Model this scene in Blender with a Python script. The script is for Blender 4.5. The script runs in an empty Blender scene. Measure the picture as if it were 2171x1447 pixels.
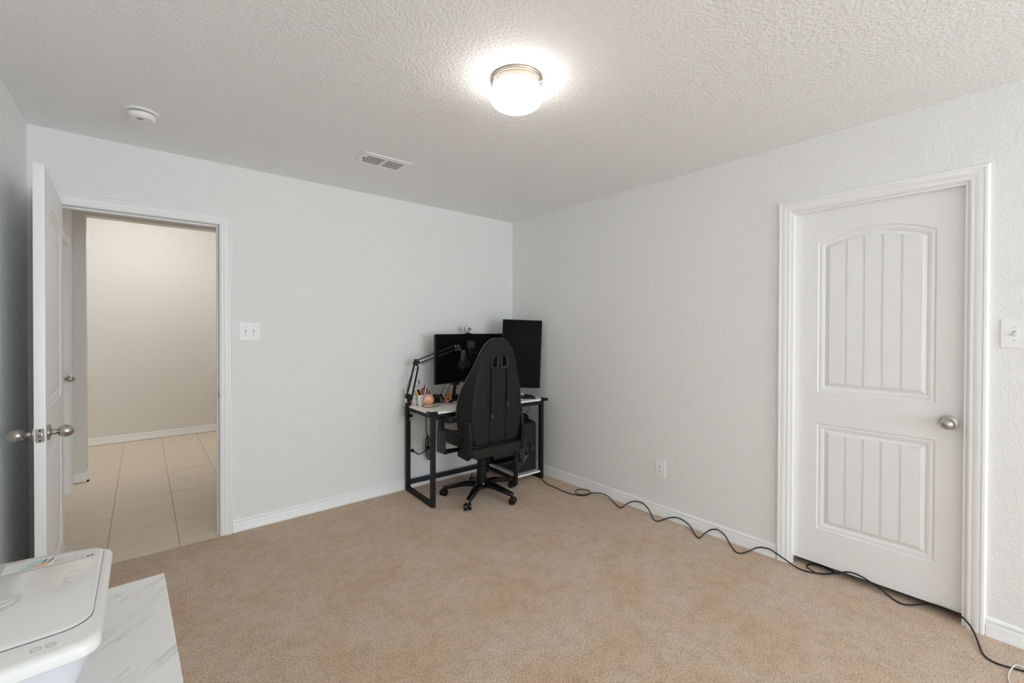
import bpy, bmesh, math, random
from mathutils import Vector, Matrix

random.seed(7)
sc = bpy.context.scene
COL = sc.collection
PI = math.pi
R_ = math.radians

# ------------------------------------------------------------------ camera
cd = bpy.data.cameras.new('camera')
cam = bpy.data.objects.new('camera', cd)
COL.objects.link(cam)
cd.sensor_width = 36.0
cd.lens = 931.806 * 36.0 / 2171.0
cd.shift_y = -20.705 / 2171.0
cd.clip_start = 0.02
_yaw, _pit, _rol = 0.8713, -0.0077, 0.0026
_f = Vector((math.cos(_yaw) * math.cos(_pit), math.sin(_yaw) * math.cos(_pit), math.sin(_pit)))
_r = Vector((math.sin(_yaw), -math.cos(_yaw), 0))
_u = _r.cross(_f)
_r2 = _r * math.cos(_rol) + _u * math.sin(_rol)
_u2 = -_r * math.sin(_rol) + _u * math.cos(_rol)
cam.matrix_world = Matrix(((_r2.x, _u2.x, -_f.x, -2.8921), (_r2.y, _u2.y, -_f.y, -3.4339),
                           (_r2.z, _u2.z, -_f.z, 1.3667), (0, 0, 0, 1)))
sc.camera = cam

# ------------------------------------------------------------------ world, light, exposure
w = bpy.data.worlds.new('world')
sc.world = w
w.use_nodes = True
bg = w.node_tree.nodes['Background']
bg.inputs[0].default_value = (0.75, 0.87, 1.0, 1)
bg.inputs[1].default_value = 1.0


def area_light(name, loc, rot, sx, sy, energy, color):
    d = bpy.data.lights.new(name, 'AREA')
    d.shape = 'RECTANGLE'
    d.size, d.size_y, d.energy, d.color = sx, sy, energy, color
    o = bpy.data.objects.new(name, d)
    o.location, o.rotation_euler = loc, rot
    COL.objects.link(o)
    return o


# daylight standing in the rear window and in a side window added for even light, both unseen
area_light('daylight_window', (-1.30, -8.09, 1.35), (R_(90), 0, 0), 2.3, 1.7, 86, (0.79, 0.915, 1.0))
area_light('added_side_light', (0.09, -6.55, 1.40), (0, R_(90), 0), 1.5, 1.5, 66, (0.79, 0.915, 1.0))
# the hallway's own ceiling lamp, beyond the header
area_light('hallway_lamp', (-2.95, 2.36, 2.96), (0, 0, 0), 0.4, 0.4, 12.0, (1.0, 0.985, 0.96))
LAMP_STRENGTH = 9.0

sc.view_settings.view_transform = 'Standard'
sc.view_settings.look = 'None'
sc.view_settings.gamma = 1.0
sc.view_settings.use_curve_mapping = False
sc.view_settings.exposure = 0.39
sc.cycles.max_bounces = 10
sc.cycles.diffuse_bounces = 8
sc.cycles.glossy_bounces = 3
sc.cycles.use_adaptive_sampling = True
sc.cycles.adaptive_threshold = 0.11
sc.cycles.adaptive_min_samples = 16
sc.cycles.caustics_reflective = False
sc.cycles.caustics_refractive = False


# ------------------------------------------------------------------ materials
def lin(c):
    out = []
    for v in c:
        v /= 255.0
        out.append(v / 12.92 if v <= 0.04045 else ((v + 0.055) / 1.055) ** 2.4)
    return tuple(out) + (1.0,)


def mat(name, rgb, rough=0.5, metal=0.0, bump=None, var=None, coat=0.0, emit=None, spec=None, aniso=0.0):
    """rgb in sRGB 0-255; bump=(scale, strength, distance); var=(scale, rgb2, contrast)"""
    m = bpy.data.materials.new(name)
    m.use_nodes = True
    nt = m.node_tree
    b = nt.nodes['Principled BSDF']
    b.inputs['Base Color'].default_value = lin(rgb)
    b.inputs['Roughness'].default_value = rough
    b.inputs['Metallic'].default_value = metal
    if coat:
        b.inputs['Coat Weight'].default_value = coat
    if spec is not None:
        b.inputs['Specular IOR Level'].default_value = spec
    if aniso:
        b.inputs['Anisotropic'].default_value = aniso
    if emit:
        b.inputs['Emission Color'].default_value = tuple(emit[0]) + (1.0,)
        b.inputs['Emission Strength'].default_value = emit[1]
    tc = nt.nodes.new('ShaderNodeTexCoord')
    if bump:
        n = nt.nodes.new('ShaderNodeTexNoise')
        n.inputs['Scale'].default_value = bump[0]
        n.inputs['Detail'].default_value = 3.0
        nt.links.new(tc.outputs['Object'], n.inputs['Vector'])
        bp = nt.nodes.new('ShaderNodeBump')
        bp.inputs['Strength'].default_value = bump[1]
        bp.inputs['Distance'].default_value = bump[2]
        nt.links.new(n.outputs['Fac'], bp.inputs['Height'])
        nt.links.new(bp.outputs['Normal'], b.inputs['Normal'])
    if var:
        n = nt.nodes.new('ShaderNodeTexNoise')
        n.inputs['Scale'].default_value = var[0]
        n.inputs['Detail'].default_value = 4.0
        nt.links.new(tc.outputs['Object'], n.inputs['Vector'])
        cr = nt.nodes.new('ShaderNodeValToRGB')
        cr.color_ramp.elements[0].position = 0.5 - var[2]
        cr.color_ramp.elements[1].position = 0.5 + var[2]
        cr.color_ramp.elements[0].color = lin(rgb)
        cr.color_ramp.elements[1].color = lin(var[1])
        nt.links.new(n.outputs['Fac'], cr.inputs['Fac'])
        nt.links.new(cr.outputs['Color'], b.inputs['Base Color'])
    return m


def knockdown(name, rgb, scale, dist, strength):
    """sprayed and flattened plaster: blobs with flat tops"""
    m = mat(name, rgb, 0.85)
    nt = m.node_tree
    b = nt.nodes['Principled BSDF']
    tc = next(n for n in nt.nodes if n.type == 'TEX_COORD')
    n = nt.nodes.new('ShaderNodeTexNoise')
    n.inputs['Scale'].default_value = scale
    n.inputs['Detail'].default_value = 1.0
    n.inputs['Roughness'].default_value = 0.55
    nt.links.new(tc.outputs['Object'], n.inputs['Vector'])
    cr = nt.nodes.new('ShaderNodeValToRGB')
    cr.color_ramp.interpolation = 'EASE'
    cr.color_ramp.elements[0].position = 0.40
    cr.color_ramp.elements[1].position = 0.62
    nt.links.new(n.outputs['Fac'], cr.inputs['Fac'])
    bp = nt.nodes.new('ShaderNodeBump')
    bp.inputs['Strength'].default_value = strength
    bp.inputs['Distance'].default_value = dist
    nt.links.new(cr.outputs['Color'], bp.inputs['Height'])
    nt.links.new(bp.outputs['Normal'], b.inputs['Normal'])
    return m


def carpet_mat():
    m = mat('carpet', (176, 156, 138), 0.95, spec=0.1)
    nt = m.node_tree
    b = nt.nodes['Principled BSDF']
    b.inputs['Sheen Weight'].default_value = 0.25
    b.inputs['Sheen Roughness'].default_value = 0.6
    tc = next(n for n in nt.nodes if n.type == 'TEX_COORD')

    def noise(s, d, r=0.5):
        n = nt.nodes.new('ShaderNodeTexNoise')
        n.inputs['Scale'].default_value = s
        n.inputs['Detail'].default_value = d
        n.inputs['Roughness'].default_value = r
        nt.links.new(tc.outputs['Object'], n.inputs['Vector'])
        return n

    def ramp(src, p0, c0, p1, c1):
        cr = nt.nodes.new('ShaderNodeValToRGB')
        cr.color_ramp.elements[0].position = p0
        cr.color_ramp.elements[1].position = p1
        cr.color_ramp.elements[0].color = c0
        cr.color_ramp.elements[1].color = c1
        nt.links.new(src.outputs['Fac'], cr.inputs['Fac'])
        return cr

    def mix(mode, fac, a, c):
        x = nt.nodes.new('ShaderNodeMix')
        x.data_type = 'RGBA'
        x.blend_type = mode
        x.inputs[0].default_value = fac
        nt.links.new(a, x.inputs[6])
        nt.links.new(c, x.inputs[7])
        return x.outputs[2]

    big = ramp(noise(3.2, 2, 0.6), 0.34, lin((208, 178, 150)), 0.66, lin((213, 191, 170)))
    mid = ramp(noise(14, 3, 0.75), 0.36, (0.86, 0.84, 0.82, 1), 0.56, (1, 1, 1, 1))
    fine_n = noise(130, 2, 0.85)
    fine = ramp(fine_n, 0.37, (0.62, 0.575, 0.535, 1), 0.54, (1.07, 1.07, 1.07, 1))
    c = mix('MULTIPLY', 1.0, big.outputs['Color'], mid.outputs['Color'])
    c = mix('MULTIPLY', 1.0, c, fine.outputs['Color'])
    nt.links.new(c, b.inputs['Base Color'])
    bp = nt.nodes.new('ShaderNodeBump')
    bp.inputs['Strength'].default_value = 0.6
    bp.inputs['Distance'].default_value = 0.006
    nt.links.new(fine_n.outputs['Fac'], bp.inputs['Height'])
    nt.links.new(bp.outputs['Normal'], b.inputs['Normal'])
    return m


def marble_mat():
    m = mat('marble_laminate', (235, 233, 230), 0.35)
    nt = m.node_tree
    b = nt.nodes['Principled BSDF']
    tc = next(n for n in nt.nodes if n.type == 'TEX_COORD')
    mr_ = nt.nodes.new('ShaderNodeMapping')
    mr_.inputs['Rotation'].default_value = (0, 0, R_(-49))
    nt.links.new(tc.outputs['Object'], mr_.inputs['Vector'])
    mp = nt.nodes.new('ShaderNodeMapping')
    mp.inputs['Scale'].default_value = (1.0, 7.0, 1.0)
    mp.inputs['Location'].default_value = (0.3, 0.15, 0)
    nt.links.new(mr_.outputs['Vector'], mp.inputs['Vector'])
    n = nt.nodes.new('ShaderNodeTexNoise')
    n.inputs['Scale'].default_value = 2.2
    n.inputs['Detail'].default_value = 6
    n.inputs['Roughness'].default_value = 0.55
    n.inputs['Distortion'].default_value = 0.15
    nt.links.new(mp.outputs['Vector'], n.inputs['Vector'])
    cr = nt.nodes.new('ShaderNodeValToRGB')
    e = cr.color_ramp.elements
    e[0].position = 0.46
    e[0].color = lin((238, 236, 233))
    e[1].position = 0.51
    e[1].color = lin((238, 236, 233))
    k = e.new(0.497)
    k.color = lin((196, 195, 195))
    nt.links.new(n.outputs['Fac'], cr.inputs['Fac'])
    n2 = nt.nodes.new('ShaderNodeTexNoise')
    n2.inputs['Scale'].default_value = 4.0
    nt.links.new(tc.outputs['Object'], n2.inputs['Vector'])
    cr2 = nt.nodes.new('ShaderNodeValToRGB')
    cr2.color_ramp.elements[0].position = 0.42
    cr2.color_ramp.elements[1].position = 0.60
    nt.links.new(n2.outputs['Fac'], cr2.inputs['Fac'])
    x = nt.nodes.new('ShaderNodeMix')
    x.data_type = 'RGBA'
    nt.links.new(cr2.outputs['Color'], x.inputs[0])
    x.inputs[6].default_value = lin((238, 236, 233))
    nt.links.new(cr.outputs['Color'], x.inputs[7])
    nt.links.new(x.outputs[2], b.inputs['Base Color'])
    return m


def tile_mat():
    m = mat('floor_tile', (214, 198, 178), 0.42)
    nt = m.node_tree
    b = nt.nodes['Principled BSDF']
    tc = next(n for n in nt.nodes if n.type == 'TEX_COORD')
    oi = nt.nodes.new('ShaderNodeObjectInfo')
    ad = nt.nodes.new('ShaderNodeVectorMath')
    ad.operation = 'ADD'
    nt.links.new(tc.outputs['Object'], ad.inputs[0])
    nt.links.new(oi.outputs['Location'], ad.inputs[1])
    mp = nt.nodes.new('ShaderNodeMapping')
    mp.inputs['Scale'].default_value = (6, 55, 1)
    nt.links.new(ad.outputs[0], mp.inputs['Vector'])
    n = nt.nodes.new('ShaderNodeTexNoise')
    n.inputs['Scale'].default_value = 1.0
    n.inputs['Detail'].default_value = 5
    n.inputs['Roughness'].default_value = 0.6
    nt.links.new(mp.outputs['Vector'], n.inputs['Vector'])
    cr = nt.nodes.new('ShaderNodeValToRGB')
    cr.color_ramp.elements[0].position = 0.3
    cr.color_ramp.elements[0].color = lin((222, 206, 186))
    cr.color_ramp.elements[1].position = 0.7
    cr.color_ramp.elements[1].color = lin((234, 222, 205))
    nt.links.new(n.outputs['Fac'], cr.inputs['Fac'])
    nt.links.new(cr.outputs['Color'], b.inputs['Base Color'])
    return m


def glass_mat():
    m = bpy.data.materials.new('window_glass')
    m.use_nodes = True
    nt = m.node_tree
    nt.nodes.remove(nt.nodes['Principled BSDF'])
    t = nt.nodes.new('ShaderNodeBsdfTransparent')
    g = nt.nodes.new('ShaderNodeBsdfGlossy')
    g.inputs['Roughness'].default_value = 0.02
    mx = nt.nodes.new('ShaderNodeMixShader')
    mx.inputs[0].default_value = 0.08
    nt.links.new(t.outputs[0], mx.inputs[1])
    nt.links.new(g.outputs[0], mx.inputs[2])
    nt.links.new(mx.outputs[0], nt.nodes['Material Output'].inputs['Surface'])
    return m


MT = dict(
    wall=knockdown('wall_paint', (240, 240, 239), 85, 0.0022, 0.34),
    ceil=knockdown('ceiling_paint', (245, 246, 247), 70, 0.003, 0.42),
    hallwall=knockdown('hall_wall_paint', (233, 231, 227), 95, 0.002, 0.2),
    trim=mat('trim_paint', (246, 246, 246), 0.38),
    door=mat('door_paint', (243, 243, 243), 0.42, bump=(60, 0.08, 0.001)),
    carpet=carpet_mat(), marble=marble_mat(), tile=tile_mat(),
    grout=mat('grout', (196, 178, 154), 0.9),
    nickel=mat('satin_nickel', (190, 186, 178), 0.27, 1.0),
    nickel_lamp=mat('brushed_nickel', (205, 196, 186), 0.3, 1.0),
    globe=mat('lit_glass_globe', (255, 250, 240), 0.3, emit=((1.0, 0.95, 0.89), LAMP_STRENGTH)),
    plastic=mat('white_plastic', (242, 241, 239), 0.4),
    plate=mat('white_plate', (246, 246, 245), 0.4),
    dark=mat('dark_slot', (28, 26, 24), 0.7),
    duct_shade=mat('painted_duct_shade', (16, 15, 14), 0.9),
    steel=mat('black_powder_coated_steel', (20, 20, 21), 0.55, bump=(400, 0.08, 0.0005), spec=0.35),
    navy=mat('dark_navy_steel', (32, 36, 46), 0.5),
    desktop=mat('white_desktop', (248, 246, 242), 0.35),
    leather=mat('black_faux_leather', (24, 24, 25), 0.6, bump=(300, 0.15, 0.0006), spec=0.3),
    leather2=mat('black_faux_leather_side', (34, 32, 29), 0.55, bump=(300, 0.15, 0.0006), spec=0.3),
    piping=mat('beige_piping', (120, 108, 92), 0.6),
    nylon=mat('glossy_black_nylon', (14, 14, 14), 0.22),
    bplastic=mat('black_plastic', (17, 17, 18), 0.5, spec=0.3),
    gplastic=mat('charcoal_plastic', (42, 42, 44), 0.5),
    rubber=mat('black_rubber', (18, 18, 18), 0.7),
    screen=mat('dark_screen', (13, 13, 10), 0.45, spec=0.07),
    cable=mat('black_cable', (16, 15, 14), 0.5),
    wcable=mat('white_cable', (225, 225, 222), 0.5),
    chrome=mat('chrome', (220, 220, 220), 0.12, 1.0),
    gold=mat('headband_leatherette', (56, 42, 38), 0.5),
    salt=mat('salt_crystal', (226, 140, 96), 0.5, var=(26, (244, 208, 180), 0.14)),
    saltbase=mat('pale_wood', (226, 188, 156), 0.5),
    orange=mat('orange_plastic', (206, 104, 48), 0.45),
    orangel=mat('pale_orange_plastic', (222, 164, 128), 0.45),
    red=mat('red_plastic', (150, 24, 26), 0.4),
    yellow=mat('yellow_plastic', (232, 170, 30), 0.4),
    cream=mat('cream_plastic', (226, 214, 200), 0.45),
    pink=mat('pale_pink', (206, 172, 164), 0.6),
    khaki=mat('dark_khaki_plastic', (58, 56, 48), 0.45),
    glassb=mat('smoked_glass', (10, 12, 14), 0.06, spec=0.6),
    case=mat('black_case_steel', (20, 20, 21), 0.42),
    facet=mat('glossy_black_facet', (26, 26, 26), 0.2),
    facet_lit=mat('painted_glint_facet', (60, 60, 58), 0.3, 0.3),  # lighter copy of the black facet, reflections painted into its colour
    printer=mat('printer_white', (224, 222, 219), 0.36),
    printlid=mat('printer_lid_white', (226, 224, 220), 0.16),
    printbody=mat('printer_body_pale_grey', (214, 217, 222), 0.5),
    pgrey=mat('print_grey', (190, 188, 186), 0.5),
    pgrey2=mat('print_light_grey', (208, 205, 202), 0.4),
    pblue=mat('print_pale_blue', (176, 198, 204), 0.5),
    pskin=mat('print_skin', (212, 186, 160), 0.5),
    pseam=mat('seam_grey', (120, 120, 122), 0.6),
    pdark=mat('print_dark', (60, 56, 58), 0.5),
    pred=mat('print_red', (150, 60, 60), 0.5),
    glass=glass_mat(),
)


# ------------------------------------------------------------------ mesh helpers
def link(name, me, m, parent=None, loc=None, rot=None, smooth=None, bev=None, seg=2, sub=0):
    if smooth is not None:
        me.polygons.foreach_set('use_smooth', [True] * len(me.polygons))
        if smooth < 180:
            me.set_sharp_from_angle(angle=R_(smooth))
    if m is not None and not me.materials:
        me.materials.append(MT[m] if isinstance(m, str) else m)
    o = bpy.data.objects.new(name, me)
    COL.objects.link(o)
    if parent is not None:
        o.parent = parent
    if loc is not None:
        o.location = loc
    if rot is not None:
        o.rotation_euler = rot
    if bev:
        md = o.modifiers.new('bevel', 'BEVEL')
        md.width, md.segments, md.limit_method, md.angle_limit = bev, seg, 'ANGLE', R_(35)
    if sub:
        md = o.modifiers.new('sub', 'SUBSURF')
        md.levels = md.render_levels = sub
    return o


def mk(name, vf, m, parent=None, fix=True, **k):
    me = bpy.data.meshes.new(name)
    me.from_pydata([tuple(v) for v in vf[0]], [], vf[1])
    if fix:
        bm = bmesh.new()
        bm.from_mesh(me)
        bmesh.ops.recalc_face_normals(bm, faces=bm.faces)
        bm.to_mesh(me)
        bm.free()
    me.update()
    return link(name, me, m, parent, **k)


def thing(name, label, cat, loc=(0, 0, 0), rz=0.0, group=None, kind=None):
    o = bpy.data.objects.new(name, None)
    COL.objects.link(o)
    o.empty_display_size = 0.05
    o.location = loc
    o.rotation_euler = (0, 0, rz)
    return tag(o, label, cat, group, kind)


def tag(o, label=None, cat=None, group=None, kind=None):
    if label:
        o['label'] = label
    if cat:
        o['category'] = cat
    if group:
        o['group'] = group
    if kind:
        o['kind'] = kind
    return o


def struct(o, label=None):
    o['kind'] = 'structure'
    if label:
        o['label'] = label
    return o


def box(x0, x1, y0, y1, z0, z1):
    v = [(x, y, z) for z in (z0, z1) for y in (y0, y1) for x in (x0, x1)]
    return v, [(0, 2, 3, 1), (4, 5, 7, 6), (0, 1, 5, 4), (2, 6, 7, 3), (0, 4, 6, 2), (1, 3, 7, 5)]


def tf(vf, M):
    return [tuple(M @ Vector(v)) for v in vf[0]], vf[1]


def tr(x, y, z):
    return Matrix.Translation((x, y, z))


def rot(a, ax):
    return Matrix.Rotation(R_(a), 4, ax)


def loft(rings, cap=True, closed=True):
    n = len(rings[0])
    v = [p for r in rings for p in r]
    f = []
    for i in range(len(rings) - 1):
        for j in range(n if closed else n - 1):
            a, b = i * n + j, i * n + (j + 1) % n
            f.append((a, b, b + n, a + n))
    if cap:
        f.append(tuple(range(n))[::-1])
        f.append(tuple((len(rings) - 1) * n + j for j in range(n)))
    return v, f


def prism(poly, a, b, axes='xy'):
    """extrude a 2d polygon from a to b along the third axis"""
    def p3(p, c):
        d = {axes[0]: p[0], axes[1]: p[1]}
        third = ({'x', 'y', 'z'} - set(axes)).pop()
        d[third] = c
        return (d['x'], d['y'], d['z'])
    return loft([[p3(p, a) for p in poly], [p3(p, b) for p in poly]])


def lathe(prof, n=32, cap=True):
    rings = []
    for r, z in prof:
        r = max(r, 1e-4)
        rings.append([(r * math.cos(2 * PI * i / n), r * math.sin(2 * PI * i / n), z) for i in range(n)])
    return loft(rings, cap)


def cyl(r, z0, z1, n=20):
    return lathe([(r, z0), (r, z1)], n)


def spline(P, k=6):
    P = [Vector(p) for p in P]
    out = []
    for i in range(len(P) - 1):
        p0, p1, p2, p3 = P[max(i - 1, 0)], P[i], P[i + 1], P[min(i + 2, len(P) - 1)]
        for j in range(k):
            t = j / k
            out.append(0.5 * ((2 * p1) + (p2 - p0) * t + (2 * p0 - 5 * p1 + 4 * p2 - p3) * t * t
                              + (3 * p1 - p0 - 3 * p2 + p3) * t ** 3))
    out.append(P[-1])
    return out


def tube(P, r, n=8, sect=None):
    P = [Vector(p) for p in P]
    rs = r if isinstance(r, (list, tuple)) else [r] * len(P)
    t0 = (P[1] - P[0]).normalized()
    up = Vector((0, 0, 1)) if abs(t0.z) < 0.9 else Vector((1, 0, 0))
    nrm = (up - t0 * up.dot(t0)).normalized()
    rings = []
    for i, p in enumerate(P):
        t = (P[min(i + 1, len(P) - 1)] - P[max(i - 1, 0)]).normalized()
        nrm = (nrm - t * nrm.dot(t)).normalized()
        bi = t.cross(nrm)
        if sect:
            rings.append([tuple(p + (nrm * a + bi * b) * rs[i]) for a, b in sect])
        else:
            rings.append([tuple(p + (nrm * math.cos(2 * PI * j / n) + bi * math.sin(2 * PI * j / n)) * rs[i]) for j in range(n)])
    return loft(rings)


def bar(a, b, wd, th=None):
    """a straight bar of rectangular section between two points"""
    th = th or wd
    return tube([a, b], 1.0, sect=[(th / 2, wd / 2), (-th / 2, wd / 2), (-th / 2, -wd / 2), (th / 2, -wd / 2)])


def rrect(x0, x1, y0, y1, r, n=5):
    pts = []
    for cx, cy, a in ((x1 - r, y1 - r, 0), (x0 + r, y1 - r, 90), (x0 + r, y0 + r, 180), (x1 - r, y0 + r, 270)):
        for i in range(n + 1):
            t = R_(a + 90 * i / n)
            pts.append((cx + r * math.cos(t), cy + r * math.sin(t)))
    return pts


def plate2d(name, loops, depth, m, parent=None, M=None, **k):
    """flat plate with holes: loops[0] outer, others holes, in local xy, thickness along z 0..depth"""
    cu = bpy.data.curves.new(name, 'CURVE')
    cu.dimensions = '2D'
    cu.fill_mode = 'BOTH'
    cu.extrude = depth / 2
    for L in loops:
        s = cu.splines.new('POLY')
        s.points.add(len(L) - 1)
        for p, q in zip(s.points, L):
            p.co = (q[0], q[1], 0, 1)
        s.use_cyclic_u = True
    o = bpy.data.objects.new(name, cu)
    COL.objects.link(o)
    dg = bpy.context.evaluated_depsgraph_get()
    me = bpy.data.meshes.new_from_object(o.evaluated_get(dg))
    bpy.data.objects.remove(o)
    bpy.data.curves.remove(cu)
    bm = bmesh.new()
    bm.from_mesh(me)
    bmesh.ops.translate(bm, verts=bm.verts, vec=(0, 0, depth / 2))
    bmesh.ops.remove_doubles(bm, verts=bm.verts, dist=1e-5)
    bmesh.ops.recalc_face_normals(bm, faces=bm.faces)
    if M is not None:
        bmesh.ops.transform(bm, matrix=M, verts=bm.verts)
    bm.to_mesh(me)
    bm.free()
    me.materials.clear()
    return link(name, me, m, parent, **k)


def text(name, s, size, m, parent, M, depth=0.0003, shear=0.0):
    cu = bpy.data.curves.new(name, 'FONT')
    cu.body = s
    cu.size = size
    cu.align_x = cu.align_y = 'CENTER'
    cu.extrude = depth
    cu.shear = shear
    o = bpy.data.objects.new(name, cu)
    COL.objects.link(o)
    dg = bpy.context.evaluated_depsgraph_get()
    me = bpy.data.meshes.new_from_object(o.evaluated_get(dg))
    bpy.data.objects.remove(o)
    bpy.data.curves.remove(cu)
    me.transform(M)
    me.materials.clear()
    return link(name, me, m, parent)


# ------------------------------------------------------------------ room shell
H = 2.44
XL, YR = -3.3557, -8.00          # left wall face, rear wall face (behind the camera)
T = 0.115
struct(mk('wall_back', prism([(XL - T, -0.05), (XL - T, H), (T, H), (T, -0.05), (-2.49, -0.05), (-2.49, 2.058), (-3.288, 2.058), (-3.288, -0.05)], 0, T, 'xz'), 'wall'),
       'off-white textured wall with the open doorway')
plate2d('wall_right', [[(0, -0.05), (0, H), (YR - T, H), (YR - T, -0.05), (-3.252, -0.05), (-3.252, 2.06), (-2.503, 2.06), (-2.503, -0.05)][::-1],
        [(-7.30, 0.65), (-5.80, 0.65), (-5.80, 2.15), (-7.30, 2.15)]], T, 'wall', M=Matrix(((0, 0, 1, 0), (1, 0, 0, 0), (0, 1, 0, 0), (0, 0, 0, 1))))  # second loop: opening for the added side window
struct(bpy.data.objects['wall_right'], 'off-white textured wall with the closed white door')
HD0, HD1 = 0.93, 1.665            # hall door opening on the left wall
struct(mk('wall_left', prism([(YR - T, -0.05), (YR - T, H), (2.0, H), (2.0, -0.05), (HD1, -0.05), (HD1, 2.055), (HD0, 2.055), (HD0, -0.05)], XL - T, XL, 'yz'), 'wall'),
       'off-white wall behind the open door')
# rear wall with the window opening
plate2d('wall_rear', [[(XL - T, -0.05), (T, -0.05), (T, H), (XL - T, H)], [(-2.45, 0.5), (-2.45, 2.2), (-0.15, 2.2), (-0.15, 0.5)]], T, 'wall',
        M=tr(0, YR, 0) @ rot(90, 'X'))
struct(bpy.data.objects['wall_rear'], 'off-white wall with the window')
struct(mk('ceiling', box(XL - T, T, YR - T, 2.0, H, H + 0.06), 'ceil'), 'white knockdown textured ceiling')

# window in the rear wall
win = struct(bpy.data.objects.new('window_1', None), 'white framed window in the rear wall')
COL.objects.link(win)
win.location = (-1.30, YR - 0.05, 1.35)
plate2d('window_frame', [rrect(-1.15, 1.15, -0.85, 0.85, 0.002, 1), rrect(-1.11, -0.025, -0.81, 0.81, 0.002, 1), rrect(0.025, 1.11, -0.81, 0.81, 0.002, 1)], 0.05, 'trim', win,
        M=rot(90, 'X') @ tr(0, 0, -0.025))
mk('pane', box(-1.11, -0.025, -0.003, 0.003, -0.81, 0.81), 'glass', win)
mk('pane', box(0.025, 1.11, -0.003, 0.003, -0.81, 0.81), 'glass', win)
mk('window_sill', box(-1.18, 1.18, 0.03, 0.10, -0.875, -0.85), 'trim', win, bev=0.004)

added_win = struct(bpy.data.objects.new('added_window', None), 'white framed side window added behind the camera for even light')  # unseen window, added to even out the room's light
COL.objects.link(added_win)
added_win.location = (0.05, -6.55, 1.40)
added_win.rotation_euler = (0, 0, R_(90))
plate2d('window_frame', [rrect(-0.75, 0.75, -0.75, 0.75, 0.002, 1), rrect(-0.71, 0.71, -0.71, -0.02, 0.002, 1), rrect(-0.71, 0.71, 0.02, 0.71, 0.002, 1)], 0.04, 'trim', added_win,
        M=rot(90, 'X') @ tr(0, 0, -0.02))
mk('pane', box(-0.71, 0.71, -0.003, 0.003, -0.71, -0.02), 'glass', added_win)
mk('pane', box(-0.71, 0.71, -0.003, 0.003, 0.02, 0.71), 'glass', added_win)

# carpet, ragged where it meets the tile at the threshold
edge = []
nx = 46
for i in range(nx + 1):
    x = -3.27 + (3.27 - 2.50) * i / nx
    edge.append((x, -0.012 + random.uniform(-0.006, 0.006) + 0.004 * math.sin(x * 23)))
cp = [(XL, 0.0), (-3.29, 0.0)] + edge + [(-2.49, 0.0), (0, 0.0), (0, -2.50), (T, -2.50), (T, -2.12), (0.76, -2.12), (0.76, -3.62), (T, -3.62), (T, -3.255), (0, -3.255), (0, YR), (XL, YR)]
struct(mk('floor', prism(cp, -0.05, 0.0), 'carpet'), 'beige cut pile carpet covering the room floor')

# ---- hallway beyond the doorway
struct(mk('wall_hall_header', prism([(-4.7, -0.05), (-3.272, -0.05), (-3.272, 2.36), (-1.9, 2.36), (-1.9, 3.0), (-4.7, 3.0)], 1.985, 2.10, 'xz'), 'hallwall'), 'hall wall stub and header')
struct(mk('wall_hall_far', box(-4.7, -1.8, 3.56, 3.66, -0.05, 3.0), 'hallwall'), 'bare cream wall at the end of the hall')
struct(mk('wall_hall_right', box(-1.95, -1.85, T, 3.56, -0.05, 3.0), 'hallwall'), 'hall side wall')
struct(mk('wall_hall_left', box(-4.8, -4.7, 2.10, 3.56, -0.05, 3.0), 'hallwall'), 'hall end wall')
struct(mk('ceiling_hall', box(-4.8, -1.85, 1.99, 3.66, 3.0, 3.06), 'ceil'), 'white hall ceiling')

fh = struct(mk('floor_hall', box(-4.7, -1.85, 0.0, 3.6, -0.06, -0.0055), 'grout'), 'beige ceramic tile floor of the hall')
PX, PY = 0.349, 0.3505
def tile_mesh(wx, wy):
    me = bpy.data.meshes.new('tile')
    g, b = 0.0026, 0.0016
    r = [[(g, g, -0.012), (wx - g, g, -0.012), (wx - g, wy - g, -0.012), (g, wy - g, -0.012)],
         [(g, g, -0.0056), (wx - g, g, -0.0056), (wx - g, wy - g, -0.0056), (g, wy - g, -0.0056)],
         [(g + b, g + b, -0.004), (wx - g - b, g + b, -0.004), (wx - g - b, wy - g - b, -0.004), (g + b, wy - g - b, -0.004)]]
    v, f = loft(r)
    me.from_pydata(v, [], f)
    me.update()
    me.materials.append(MT['tile'])
    return me
tm, tm0 = tile_mesh(PX, PY), tile_mesh(PX, 0.153)
for i in range(-4, 4):
    for j in range(-1, 10):
        x0, y0 = -3.062 + i * PX, 0.129 + j * PY
        if y0 < 1.9 and (x0 + PX < XL or False):
            continue
        if x0 > -1.96 or y0 > 3.55:
            continue
        o = bpy.data.objects.new('tile', tm if j >= 0 else tm0)
        COL.objects.link(o)
        o.parent = fh
        o.location = (x0, y0 if j >= 0 else -0.024, random.uniform(-0.0006, 0.0006))

# closet box behind the closed door
struct(mk('wall_closet_back', box(0.75, 0.80, -3.6, -2.1, -0.05, H), 'wall'), 'closet back wall')
struct(mk('wall_closet_side', box(T, 0.75, -2.15, -2.1, -0.05, H), 'wall'), 'closet side wall')
struct(mk('wall_closet_end', box(T, 0.75, -3.65, -3.6, -0.05, H), 'wall'), 'closet end wall')
struct(mk('ceiling_closet', box(T, 0.8, -3.65, -2.1, H, H + 0.05), 'wall'), 'closet ceiling')

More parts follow.
